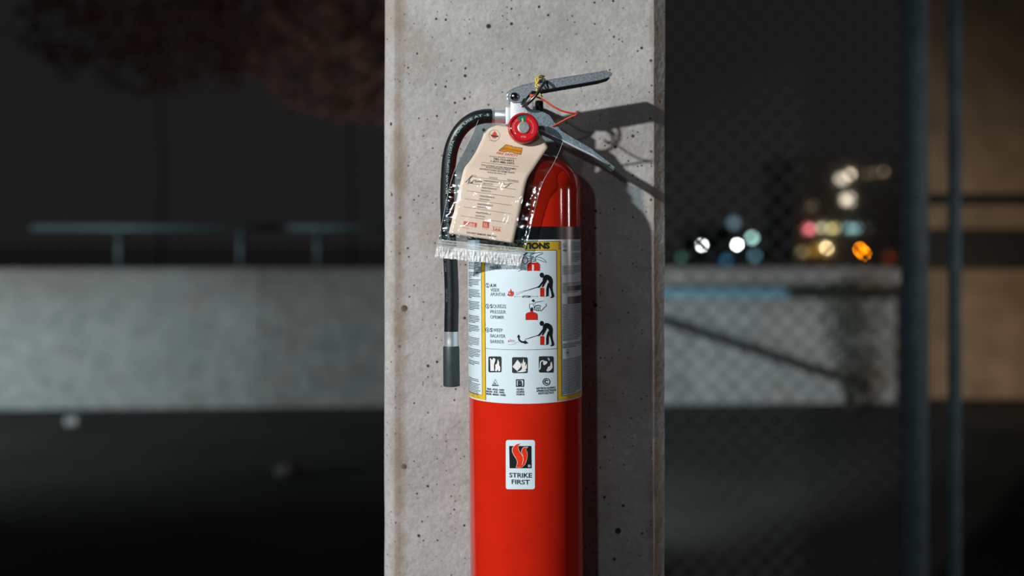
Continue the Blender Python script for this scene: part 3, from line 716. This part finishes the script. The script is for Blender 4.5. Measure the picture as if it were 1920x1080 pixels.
# ------------------------------------------------------------------ service tag in its clear pouch
class Sheet:
    """a hanging sheet given by measured left and right edges, row by row, with its depth"""
    def __init__(s, rows, linear=0): s.rows = rows; s.n = len(rows)-1; s.linear = linear
    def px(s, u_, v):
        v = min(max(v, 0), s.n); i = min(int(v), s.n-1); t = v-i; g = lambda k: s.rows[min(max(k, 0), s.n)]
        def cr(f):
            a, b, c, d = f(g(i-1)), f(g(i)), f(g(i+1)), f(g(i+2))
            return .5*(2*b+(c-a)*t+(2*a-5*b+4*c-d)*t*t+(3*b-a-3*c+d)*t**3)
        if v < s.linear: lx, ly, rx, ry, Y = [g(i)[q]+(g(i+1)[q]-g(i)[q])*t for q in range(5)]
        else: lx, ly, rx, ry, Y = [cr(lambda r, q=q: r[q]) for q in range(5)]
        return lx+(rx-lx)*u_, ly+(ry-ly)*u_, Y
    def inv(s, x, y):
        u_, v = .5, s.n*.5
        for _ in range(14):
            a = s.px(u_, v); fx, fy = a[0]-x, a[1]-y
            if abs(fx)+abs(fy) < 1e-3: break
            e = 1e-3; vv = min(v, s.n-2e-3)
            b = s.px(u_+e, vv); c = s.px(u_, vv+e); a2 = s.px(u_, vv)
            j11, j12, j21, j22 = (b[0]-a2[0])/e, (c[0]-a2[0])/e, (b[1]-a2[1])/e, (c[1]-a2[1])/e
            D = j11*j22-j12*j21
            if abs(D) < 1e-9: break
            u_ -= (j22*fx-j12*fy)/D; v -= (-j21*fx+j11*fy)/D; v = min(max(v, 0), s.n); u_ = min(max(u_, -.3), 1.3)
        return u_, v
def bow(u_): return -.0012*math.sin(PI*min(max(u_, 0), 1))
TAG = Sheet([(924, 233.5, 1006, 246, 1.138), (907.5, 248.5, 1020, 262, 1.1345), (903, 262, 1027.5, 276, 1.129), (893, 283, 1012, 299, 1.119), (881, 302, 1001, 316, 1.108), (871, 315, 992, 329, 1.101),
             (865.5, 333, 986, 346, 1.098), (859.5, 359, 980.5, 374, 1.0965), (852, 394, 972.5, 411, 1.0955), (841, 437.5, 962.5, 456, 1.094)], linear=3)
tl = W(960, 250, 1.14)
TI = Matrix.Translation(-tl)
nu, nv = 16, 63; vs = []; fs = []
for j in range(nv+1):
    for i in range(nu+1):
        x, y, Y = TAG.px(i/nu, TAG.n*j/nv); vs.append(W(x, y, Y+bow(i/nu))-tl)
for j in range(nv):
    for i in range(nu): a = j*(nu+1)+i; fs.append((a, a+1, a+nu+2, a+nu+1))
tago = mesh_obj('inspection_tag', vs, fs, M['card'], smooth=True); tago.location = tl
md = tago.modifiers.new('thickness', 'SOLIDIFY'); md.thickness = .0004; md.offset = 0
tag(tago, 'tan card service tag with printed lines and handwriting inside clear pouch', 'tag')
def tmap(off):
    def f(x, y):
        u_, v = TAG.inv(x, y); Y = TAG.px(u_, v)[2]+bow(u_)-off
        return W(x, y, Y)-tl
    return f
TM = tmap(.0005)
def ttext(st, x0, y0, x1, y1, h, m='tag_ink', bold=.0, slant=0, off=None): return Flat().text(st, x0, y0, x1, y1, h, bold, slant=slant).build('lettering', M[m], tago, off or TM)
# round emblem
F = Flat(); F.ring(927, 253.8, 10.2, .55, n=30); F.line([(917, 257), (922, 258.5), (930, 258.5), (936, 256)], .01); F.line([(917, 263), (923, 264), (930, 265.5)], .6)
F.build('emblem', M['tag_grey'], tago, TM)
F = Flat(); F.poly([(922.5, 252.5), (924.5, 249), (928, 245.5), (930.5, 249.5), (932, 253.5), (927, 254.5)]); F.poly([(921, 255), (933, 256), (929, 259.5), (924.5, 259)]); F.build('emblem', M['tag_red'], tago, TM)
F = Flat(); F.poly([(918.5, 251.5), (926, 254), (935, 254.6), (933.5, 257), (922, 255.4)]); F.build('emblem', M['tag_ink'], tago, tmap(.0007))
# gold logo
lg = zp([(660, 690), (820, 555), (960, 580), (975, 612), (1005, 600), (1190, 630), (1160, 775), (1000, 745), (965, 715), (900, 725), (860, 700), (780, 715)], 880, 225, 12)
Flat().poly(lg).build('logo', M['gold'], tago, TM)
F = Flat(); F.line(lg+[lg[0]], .75); F.build('logo', M['tag_ink'], tago, tmap(.0007))
Flat().poly(zp([(740, 640), (780, 615), (960, 650), (1170, 690), (1165, 725), (960, 690), (850, 665), (700, 680)], 880, 225, 12)).build('logo', M['orange'], tago, tmap(.0006))
ttext('FIRE SAFETY', 930.5, 288.5, 971, 293.8, 3.9, 'tag_red', .02, .25)
for st, x0, y0, x1, y1, h, m_, b in (
    ('SALES & SERVICE TRAINING', 917.5, 293.8, 968, 298.4, 1.9, 'tag_grey', .02), ('780-753-6873', 925, 299.3, 963.5, 303.4, 3.5, 'tag_ink', .02), ('1-877-480-3473', 920, 303.6, 963.5, 308.4, 3.5, 'tag_ink', .02),
    ('FOLLOWING WORK PERFORMED', 902.5, 310.6, 968, 318.6, 2.9, 'tag_ink', .01), ('IN ACCORDANCE WITH', 911, 315, 956.5, 320.4, 2.9, 'tag_ink', .01), ('INSTRUCTIONS ON NAME PLATE', 899.4, 317.8, 964.5, 325.6, 2.9, 'tag_ink', .01),
    ('AND/OR NFPA 10', 913, 324, 947.5, 328, 2.9, 'tag_grey', .0), ('DATE', 883.6, 329.8, 893, 331, 2.6, 'tag_grey', 0), ('SERVICE', 917, 333.5, 932.3, 335.4, 2.4, 'tag_grey', 0), ('TECHNICIAN', 950.5, 338, 972.2, 341, 2.4, 'tag_grey', .01),
    ('MAINTENANCE', 906.7, 340, 934, 343, 2.8, 'tag_ink', 0), ('SERVICED', 905.2, 345, 924.5, 347, 2.8, 'tag_grey', 0),
    ('MAINTENANCE', 903.6, 353, 931.2, 356.2, 2.8, 'tag_ink', 0), ('SERVICED', 901.5, 358.3, 921, 360.6, 2.8, 'tag_grey', 0),
    ('MAINTENANCE', 899.4, 368.5, 927, 372, 2.8, 'tag_ink', 0), ('SERVICED', 898, 374.2, 917.7, 376.6, 2.8, 'tag_grey', 0),
    ('MAINTENANCE', 895.5, 383.8, 924, 387.2, 2.8, 'tag_ink', 0), ('SERVICED', 894.6, 389, 914, 391.4, 2.8, 'tag_grey', 0),
    ('MAINTENANCE', 892.3, 399.6, 920.2, 402.8, 2.8, 'tag_ink', 0), ('SERVICED', 890.8, 405.6, 909.3, 407.8, 2.8, 'tag_grey', 0),
    ('DO NOT REMOVE THIS TAG', 875, 437.2, 930.8, 445, 3.1, 'tag_ink', .012)):
    ttext(st, x0, y0, x1, y1, h, m_, b)
F = Flat()
for a, b in (((902.5, 304), (973.3, 312.6)), ((884, 330.9), (972, 342.3)), ((879, 343.3), (967.7, 355.2)), ((874.6, 357.4), (965.5, 369.8)), ((871, 372.4), (960, 385.2)), ((868.7, 387.6), (957.6, 400.7)), ((864.3, 404.4), (953.3, 417.8))):
    F.line([(a[0]+(b[0]-a[0])*k/6, a[1]+(b[1]-a[1])*k/6) for k in range(7)], .55)
F.build('ruled_lines', M['tag_ink'], tago, TM)
hw = lambda p: zp(p, 860, 290, 12)
F = Flat()
for st in ([(150, 620), (210, 560), (270, 490), (300, 480), (250, 540), (215, 620), (205, 665)], [(215, 600), (240, 580), (260, 600), (250, 640), (300, 630)], [(225, 620), (300, 640)], [(280, 630), (345, 565)], [(300, 640), (310, 610)],
           [(350, 590), (385, 565), (390, 590), (355, 620), (400, 618)], [(405, 600), (425, 585), (440, 605), (415, 615), (405, 600)], [(445, 595), (475, 570), (480, 590), (450, 618), (485, 610)], [(490, 605), (515, 590), (525, 605), (500, 612), (490, 605)],
           [(900, 600), (915, 635), (925, 605), (945, 635), (955, 605)], [(1000, 610), (1020, 650), (1010, 680), (1050, 660), (1075, 665), (1110, 668), (1120, 650), (1210, 640)], [(1040, 745), (1090, 710), (1150, 665)]):
    F.line(hw(st), .75)
F.build('handwriting', M['tag_ink'], tago, tmap(.0007))
kt = lambda p: zp(p, 830, 375, 8)
F = Flat(); F.poly(kt([(315, 315), (515, 345), (500, 410), (310, 378)])); F.poly(kt([(603, 318), (698, 330), (688, 422), (592, 408)])); F.line(kt([(295, 408), (400, 428)]), .7); F.line(kt([(592, 425), (680, 438)]), .6)
for a, b in (((745, 398), (888, 412)), ((735, 455), (880, 475))): F.line(kt([a, b]), .5)
F.build('stamp', M['tag_red'], tago, TM)
ttext('ABS', *kt([(332, 378)])[0], *kt([(482, 402)])[0], 5.4, 'card', .03, off=tmap(.0008)); ttext('LL', *kt([(618, 372)])[0], *kt([(672, 380)])[0], 4.2, 'card', .03, off=tmap(.0008)); ttext('100', *kt([(610, 398)])[0], *kt([(675, 408)])[0], 2.0, 'card', .02, off=tmap(.0008))
ttext('Link', *kt([(755, 448)])[0], *kt([(868, 466)])[0], 5.2, 'tag_red', .01)

# pouch
PO = [(897, 225, 1056, 264, 1.1365), (886, 252, 1049, 283, 1.130), (868, 288, 1035, 312, 1.1145), (853, 318, 1021, 335, 1.1005), (843, 350, 1010.5, 362, 1.0985), (834, 392, 1000, 404, 1.0970), (826, 432, 990.5, 445, 1.0955), (822, 447, 985.5, 463, 1.0950), (818.5, 461, 981.5, 478, 1.0945), (815, 482.5, 974.5, 499, 1.0950)]
POU = Sheet(PO); po = W(900, 250, 1.13)
pouch = thing('plastic_pouch', 'clear plastic zip pouch hanging from the gauge holding the tan tag', 'pouch', po)
def sheet_mesh(name, v0, v1, nu, nv, side, m, ins=.0045, crinkle=1.0):
    vs = []; fs = []
    for j in range(nv+1):
        v = v0+(v1-v0)*j/nv
        for i in range(nu+1):
            u_ = i/nu; x, y, Y = POU.px(u_, v)
            e = min(1, min(u_, 1-u_)*7)
            top = min(1, v/1.2)
            full = e**.6*(ins if v < 6.6 else ins*max(0, 1-(v-6.6)/.5))*(.45+.55*top)
            q = Vector((x*.02, y*.02, side*7.3))
            wr = 0
            low = min(1, max(0, (v-2.2)/2.2))
            if v < 7.25:
                edge = max(0, 1-abs(v-6.75)/.6)
                sidew = max(0, 1-min(u_, 1-u_)/.16)
                wr += .0020*low*noise.noise(Vector((x*.045+y*.02, y*.03, side*4)))
                wr += .0016*sidew*low*noise.noise(Vector((x*.05, y*.11, side*3)))
                wr += .0015*edge*noise.noise(Vector((x*.16, y*.10, side*5)))
                wr += .0007*low*abs(noise.noise(Vector((x*.07+y*.03, y*.05, 11*side))))
            else:
                wr += .0004*noise.noise(Vector((x*.05, y*.5, side)))
                if v > 8: wr += .0022*crinkle*min(1, (v-8)*3)*noise.noise(Vector((x*.30, y*.10, side*9)))*.6
                y += (1.8*noise.noise(Vector((x*.25, 3, 1)))) if v > 8.9 else 0
            Yp = Y-side*full*1.0+wr*(1 if side > 0 else .5)
            vs.append(W(x, y, Yp)-po)
    for j in range(nv):
        for i in range(nu): a = j*(nu+1)+i; fs.append((a, a+1, a+nu+2, a+nu+1))
    return mesh_obj(name, vs, fs, m, pouch, smooth=True)
sheet_mesh('front_film', 0, 7.2, 90, 150, 1, M['film'])
sheet_mesh('back_film', 0, 7.2, 60, 100, -1, M['back_film'], ins=.0025)
o = sheet_mesh('flap', 7.9, 9, 160, 26, .1, M['flap']); lab(o, 'crinkled milky flap along the lower edge')
sheet_mesh('zip_band', 7.15, 7.95, 80, 12, .1, M['zip'])
for v in (7.2, 7.62, 7.92):
    bm = tube_mesh([W(*(lambda a: (a[0], a[1], a[2]-.0006))(POU.px(i/24, v)))-po for i in range(25)], .00032 if v != 7.2 else .00045, 6); bm_obj('zip_ridge', bm, M['flap'], pouch, smooth=True)
for u_ in (0.0, 1.0):
    bm = tube_mesh([W(*POU.px(u_, 7.2*i/50))-po for i in range(51)], .00022, 6); bm_obj('side_seam', bm, M['flap'], pouch, smooth=True)

# ------------------------------------------------------------------ background: railing on the barrier (left)
rail = thing('guard_rail', 'dark steel railing with round posts standing on top of left concrete barrier', 'railing', (-2.4, wall_y(-2.4)+.12, ztop))
RI = -Vector(rail.location)
def wall_pt(px, py, dy=.12):
    # measured point in the vertical plane of the barrier, shifted by dy
    k = (px-CX)/FPX; Y = (8.42+.125+dy)/(1-.05*k); return Vector((k*Y, Y, CAMZ-(py-HY)/FPX*Y))
for px in (224, 452, 597):
    top = wall_pt(px, 426); bm = tube_mesh([Vector((top.x, top.y, ztop-.01))+RI, top+RI], .027, 16)
    bm_obj('post', bm, M['galv'], rail, smooth=True)
for a, b in ((60, 524), (541, 760)):
    bm = tube_mesh([wall_pt(a, 427)+RI, wall_pt((a+b)/2, 427)+RI, wall_pt(b, 427)+RI], .026, 14); bm_obj('top_rail', bm, M['galv'], rail, smooth=True)

# ------------------------------------------------------------------ chain link fence and posts (right)
FY = 3.0
fence = thing('chain_link_fence', 'grey chain link fence stretched from behind the pillar to the dark post', 'fence', W(1470, 450+CAMZ/FY*FPX, FY))
FI = -Vector(fence.location)
pitch = 41.0
def clip_line(c, slope, x0, x1, y0, y1):
    pts = []
    for x in (x0, x1):
        y = c+slope*x
        if y0 <= y <= y1: pts.append((x, y))
    for y in (y0, y1):
        x = (y-c)/slope
        if x0 < x < x1: pts.append((x, y))
    return pts[:2] if len(pts) >= 2 else None
bm = bmesh.new()
fx0, fx1, fy0, fy1 = 1165, 1716, -40, 1300
for slope, ph in ((1, -856.0), (-1, 1853.5)):
    n = -60
    while n < 60:
        sg = clip_line(ph+n*pitch, slope, fx0, fx1, fy0, fy1)
        if sg: tube_mesh([W(sg[0][0], sg[0][1], FY+.002*slope)+FI, W(sg[1][0], sg[1][1], FY+.002*slope)+FI], .0015, 6, bm)
        n += 1
bm_obj('wire_mesh', bm, M['wire'], fence, kind='stuff')
zg = 450+CAMZ/FY*FPX
bm = tube_mesh([W(1715, zg, FY)+FI, W(1715, 300, FY)+FI, W(1715, -60, FY)+FI], .039, 20); bm_obj('post', bm, M['galv_pale'], fence, smooth=True)
bm = tube_mesh([W(1160, -38, FY)+FI, W(1440, -38, FY)+FI, W(1716, -38, FY)+FI], .021, 14); bm_obj('top_rail', bm, M['galv'], fence, smooth=True)
gp = W(1790, zg, FY); bm = tube_mesh([Vector((0, 0, 0)), Vector((0, 0, 1.1)), Vector((0, 0, 2.25))], .019, 18)
p2 = bm_obj('gate_post', bm, M['galv_pale'], smooth=True); p2.location = gp; tag(p2, 'thinner dark steel post standing right of the thick fence post', 'post')

# guard rail by the wall, sloping dark bar
gr_ = thing('crash_rail', 'low horizontal rail in front of the right barrier, dark with blue light coloured in on the left', 'rail', (2.2, 8.2, 0))
GI = -Vector(gr_.location)
def hbar(name, xa, xb, y, hh, m):
    bm = bmesh.new(); a = W(xa, y-hh/2, 8.2); b = W(xb, y+hh/2, 8.2); box(bm, a.x, b.x, 8.2, 8.26, b.z, a.z, Matrix.Translation(GI)); bevel_all(bm, .01, 1); bm_obj(name, bm, m, gr_)
hbar('blue_lit_board', 1120, 1478, 551, 21, M['railblue_lit']); hbar('black_board', 1478, 1700, 551, 20, M['raildark'])  # one dark rail, its blue-lit left half coloured as a separate board
for px in (1150, 1690):
    a = W(px, 545, 8.28); bm = bmesh.new(); box(bm, a.x-.03, a.x+.03, 8.262, 8.32, 0, a.z, Matrix.Translation(GI)); bm_obj('rail_post', bm, M['raildark'], gr_)
hr = thing('dark_bar', 'dark sloping bar descending to the right before the right barrier', 'dark_bar', Vector(((1400-CX)/FPX*8.42, 8.42, 0))); HI2 = -Vector(hr.location)
bm = tube_mesh([W(x, y, 8.42)+HI2 for x, y in ((1200, 586), (1250, 603), (1400, 652), (1560, 705), (1630, 726))], .036, 12); bm_obj('sloping_bar', bm, M['raildark'], hr, smooth=True)  # dark bar along the sloping dark band on the wall
for px, py in ((1215, 592), (1620, 722)):
    a = W(px, py, 8.42); bm = tube_mesh([Vector((a.x, 8.42, 0))+HI2, a+HI2], .02, 10); bm_obj('support_post', bm, M['raildark'], hr, smooth=True)

# ------------------------------------------------------------------ plants
def leaf_cloud(name, n, f, size, m, parent):
    vs = []; fs = []
    for _ in range(n):
        c = f(); ax = Vector((random.gauss(0, 1), random.gauss(0, 1), random.gauss(0, 1))).normalized(); b = ax.orthogonal().normalized(); c2 = ax.cross(b); k = size*random.uniform(.6, 1.3); i = len(vs)
        vs += [c-b*k, c-c2*k*.4, c+b*k, c+c2*k*.4]; fs.append((i, i+1, i+2, i+3))
    return mesh_obj(name, vs, fs, m, parent, kind='stuff')
sh = thing('added_shrub', 'dark upright bush added over a dark band of the right concrete barrier', 'added_shrub', W(1592, 790, 8.0) if False else Vector(((1592-CX)/FPX*8.0, 8.0, 0)))  # made-up bush, added to give the dark upright band on the wall
def shrub_pt():
    t = random.random(); z = .10+.98*t; r = .19*math.sin(PI*min(1, .18+.75*(1-t)))+.02; a = random.uniform(0, 2*PI); q = math.sqrt(random.random())*r
    return Vector((q*math.cos(a)+.05*math.sin(z*5), q*math.sin(a)*.8, z))
leaf_cloud('foliage', 1500, shrub_pt, .022, M['leaf'], sh)
for k in range(4): 
    bm = tube_mesh([Vector((0, 0, 0)), Vector((.04*(k-1.5), .02, .4)), Vector((.07*(k-1.5), .03*(k % 2), .9))], .009, 6, taper=[1, .8, .4]); bm_obj('stem', bm, M['bark'], sh, smooth=True)
for px, py, Y, rx, rz, lbl in ((655, 70, 15, 1.5, 1.3, 'dim reddish tree crown in the night sky close beside the pillar'), (300, 40, 17, 2.3, 1.3, 'faint brown tree crown in the dark sky above the left railing')):
    c = W(px, py, Y); tr = thing('tree', lbl, 'tree', (c.x, Y, 0), 'trees in the dark beyond the barrier')
    def tp(cz=c.z, rx=rx, rz=rz):
        while True:
            v = Vector((random.uniform(-1, 1), random.uniform(-1, 1), random.uniform(-1, 1)))
            if v.length < 1: return Vector((v.x*rx*(1+.3*noise.noise(v*2.2)), v.y*rx*.7, cz+v.z*rz*(1+.3*noise.noise(v*2.6+Vector((5, 1, 2))))))
    leaf_cloud('crown', 2600, tp, .10, M['redleaf'], tr)
    bm = tube_mesh([Vector((0, 0, 0)), Vector((.05, 0, c.z*.5)), Vector((-.03, 0, c.z))], .028, 8, taper=[1, .8, .45]); bm_obj('trunk', bm, M['bark'], tr, smooth=True)
spot('tree_lamp', (-2.5, 10.5, 1.4), (-3.2, 15, 4.0), 60, (1.0, .55, .45), .2, 70, .9)

# ------------------------------------------------------------------ stones on the ground
def stone(px, py, w_, h_, lbl):
    Y = CAMZ*FPX/(py-HY); c = W(px, py, Y); bm = bmesh.new(); bmesh.ops.create_icosphere(bm, subdivisions=2, radius=1)
    for v in bm.verts: v.co = Vector((v.co.x*w_, v.co.y*w_*.8, v.co.z*h_))*(1+.18*noise.noise(v.co*2.1))
    o = bm_obj('stone', bm, M['stone'], smooth=False); o.location = (c.x, Y, h_*.75); tag(o, lbl, 'stone'); return o
stone(541, 893, .085, .05, 'small pale stone lying on the dark ground left of the pillar')
bm = bmesh.new(); box(bm, -.05, .05, -.05, .05, 0, .065); bevel_all(bm, .012, 2)
o = bm_obj('concrete_block', bm, M['barrier']); Yb = CAMZ*FPX/(796-HY); o.location = ((138-CX)/FPX*Yb, Yb, 0); tag(o, 'pale concrete block on the ground before the left barrier', 'block')

# ------------------------------------------------------------------ brown brick building at the far right
BY = 8.95
bk = thing('brick_building', 'brown brick building lit by orange lamp behind the fence posts at far right', 'building', (4.6, BY+.3, 0))
BI = Matrix.Translation(-Vector(bk.location))
xw0 = (1736-CX)/FPX*BY
bm = bmesh.new()
cols = [xw0+i*.27 for i in range(12)]
z0_, zw0, zw1, zw2, zw3, ztp = 0, CAMZ-(505-HY)/FPX*BY, CAMZ-(428-HY)/FPX*BY, CAMZ-(385-HY)/FPX*BY, CAMZ-(362-HY)/FPX*BY, 4.2
for a, b in ((z0_, zw0), (zw1, zw2), (zw3, ztp)):
    box(bm, xw0, xw0+3.2, BY, BY+.5, a, b, BI)
bm_obj('wall', bm, M['brick'], bk)
for a, b in ((zw0, zw1), (zw2, zw3)):
    bm = bmesh.new(); box(bm, xw0+.02, xw0+3.18, BY+.06, BY+.45, a, b, BI); bm_obj('dark_window_band', bm, M['raildark'], bk)

# ------------------------------------------------------------------ far lights
def qd(name, px, py, Y, wpx, hpx, m, parent, off):
    a = W(px-wpx/2, py-hpx/2, Y)+off; b = W(px+wpx/2, py+hpx/2, Y)+off; bm = bmesh.new(); box(bm, a.x, b.x, a.y-.04, a.y+.04, b.z, a.z); return bm_obj(name, bm, m, parent)
def lc(r, g, b, k): c = srgb(r, g, b); return c, k
# van with headlamps
VY = 45.0
van = thing('van', 'dark van with two bright white headlamps parked beyond the barrier', 'van', ((1349-CX)/FPX*VY, VY, 0)); VI = -Vector(van.location)
bm = bmesh.new(); box(bm, -1.0, 1.0, .02, 4.6, .35, 1.25); box(bm, -.92, .92, 1.0, 4.6, 1.25, 2.0); bevel_all(bm, .08, 2); bm_obj('body', bm, M['carpaint'], van)
bm = bmesh.new(); box(bm, -.82, .82, .96, 1.02, 1.32, 1.85); bm_obj('windscreen', bm, M['glass'], van)
for sx in (-.78, .78):
    for yy in (.9, 3.7):
        bm = lathe([(.12, -.1), (.33, -.1), (.34, .1), (.12, .1)], 20, Matrix.Translation((sx*1.18, yy, .34)) @ Matrix.Rotation(PI/2, 4, 'Y')); bm_obj('wheel', bm, M['raildark'], van)
whl = emit('headlamp', (.92, 1, .97, 1), 80)
for px, py in ((1316, 460), (1382, 459)):
    c = W(px, py, VY)+VI; bm = lathe([(.001, 0), (.042, .0), (.042, .05), (.001, .05)], 20, Matrix.Translation(c+Vector((0, .03, 0))) @ Matrix.Rotation(PI/2, 4, 'X')); bm_obj('headlamp', bm, whl, van)
# lamp posts (round lantern heads)
def lamp(px, py, Y, col, k, d_px, lbl, name='lamp_post', cat='lamp'):
    c = W(px, py, Y); t = thing(name, lbl, cat, (c.x, Y, 0)); r = d_px/2/FPX*Y
    bm = bmesh.new(); bmesh.ops.create_uvsphere(bm, u_segments=16, v_segments=10, radius=r); bmesh.ops.translate(bm, verts=bm.verts, vec=(0, 0, c.z)); bm_obj('lantern', bm, emit('lantern_light', srgb(*col), k), t, smooth=True)
    bm = tube_mesh([Vector((0, 0, 0)), Vector((0, 0, c.z*.5)), Vector((0, 0, c.z-r*.9))], .035, 8); bm_obj('pole', bm, M['raildark'], t, smooth=True)
    return t
lamp(1410, 446, 40, (170, 225, 212), 5.2, 11, 'lamp post with pale turquoise light right of the two headlamps')
lamp(1376, 418, 38, (120, 150, 165), 1.05, 16, 'lamp post with faint grey blue light, highest above the headlamps')
lamp(1278, 483, 36, (70, 120, 100), 1.35, 12, 'low bollard lamp with dim green light left of the headlamps', 'bollard_lamp')
lamp(1362, 487, 36, (55, 115, 150), 1.6, 12, 'low bollard lamp with blue light just below the headlamps', 'bollard_lamp')
lamp(1415, 480, 36, (95, 140, 160), 2.0, 13, 'low bollard lamp with greyish blue light right of the blue one', 'bollard_lamp')
c = W(1440, 445, 25); t = thing('dark_pole', 'dim bluish pole standing beyond the barrier right of the turquoise lamp', 'pole', (c.x, 25, 0))
bm = tube_mesh([Vector((0, 0, 0)), Vector((0, 0, 1)), Vector((0, 0, 1.9))], .05, 10); bm_obj('shaft', bm, M['galv'], t, smooth=True)
# shop building with lit windows
SY = 50.0; so = Vector(((1590-CX)/FPX*SY, SY, 0)); shop = thing('shop_building', 'far dark building with lit windows and a colourful sign row', 'building', so); SI = -so
bm = bmesh.new(); a = W(1490, 300, SY)+SI; b = W(1725, 470, SY)+SI; box(bm, a.x, b.x, .1, 6, 0, a.z); bm_obj('wall', bm, M['dark'], shop)
bm = bmesh.new(); box(bm, a.x-.2, b.x+.2, -.1, 6.2, a.z, a.z+.25); bm_obj('roof', bm, M['dark'], shop)
def win(px, py, wp, hp, col, k, nm='window_pane', lb=None):
    o = qd(nm, px, py, SY, wp, hp, emit('lit_pane', srgb(*col), k), shop, SI)
    if lb: lab(o, lb)
    return o
win(1590, 374, 16, 14, (235, 222, 200), 2.2); win(1578, 336, 15, 12, (225, 212, 190), 1.7); win(1594, 327, 7, 6, (220, 205, 180), 6.5)
win(1522, 386, 15, 12, (150, 135, 110), .42); win(1634, 325, 22, 8, (150, 132, 108), .55); win(1657, 322, 6, 6, (150, 132, 110), 2.2)
win(1518, 429, 12, 9, (255, 135, 140), 2.6, 'sign_panel', 'pink lit sign panel'); win(1541, 428, 8, 6, (215, 215, 180), 3.2, 'sign_panel'); win(1562, 428, 14, 6, (225, 205, 140), 2.9, 'sign_panel')
win(1598, 428, 24, 6, (150, 195, 200), 2.0, 'sign_panel', 'pale blue lit sign panel'); win(1628, 428, 8, 6, (80, 80, 75), 1.2, 'sign_panel')
win(1505, 473, 12, 10, (170, 150, 105), 1.2); win(1529, 469, 16, 12, (165, 128, 40), 1.1); win(1550, 465, 5, 5, (245, 215, 160), 18, 'shop_lamp')
win(1543, 472, 12, 8, (165, 130, 60), .9)
# amber signal lamps
am = thing('signal_post', 'signal post with two overlapping bright amber lamps before the far building', 'signal', ((1616-CX)/FPX*44, 44, 0)); AI = -Vector(am.location); amb = emit('amber_lamp', (1, .27, .0, 1), 22)
for px, py in ((1612, 467.5), (1620, 475)):
    c = W(px, py, 44)+AI; bm = lathe([(.001, 0), (.065, 0), (.065, .05), (.001, .05)], 16, Matrix.Translation(c) @ Matrix.Rotation(PI/2, 4, 'X')); bm_obj('amber_lamp', bm, amb, am)
bm = tube_mesh([Vector((0, .15, 0)), Vector((0, .15, .5)), Vector((0, .15, 1.1))], .05, 8); bm_obj('pole', bm, M['raildark'], am, smooth=True)
lamp(1667, 482, 42, (150, 60, 25), .55, 16, 'faint red brown lamp close left of the thick fence post', 'bollard_lamp')
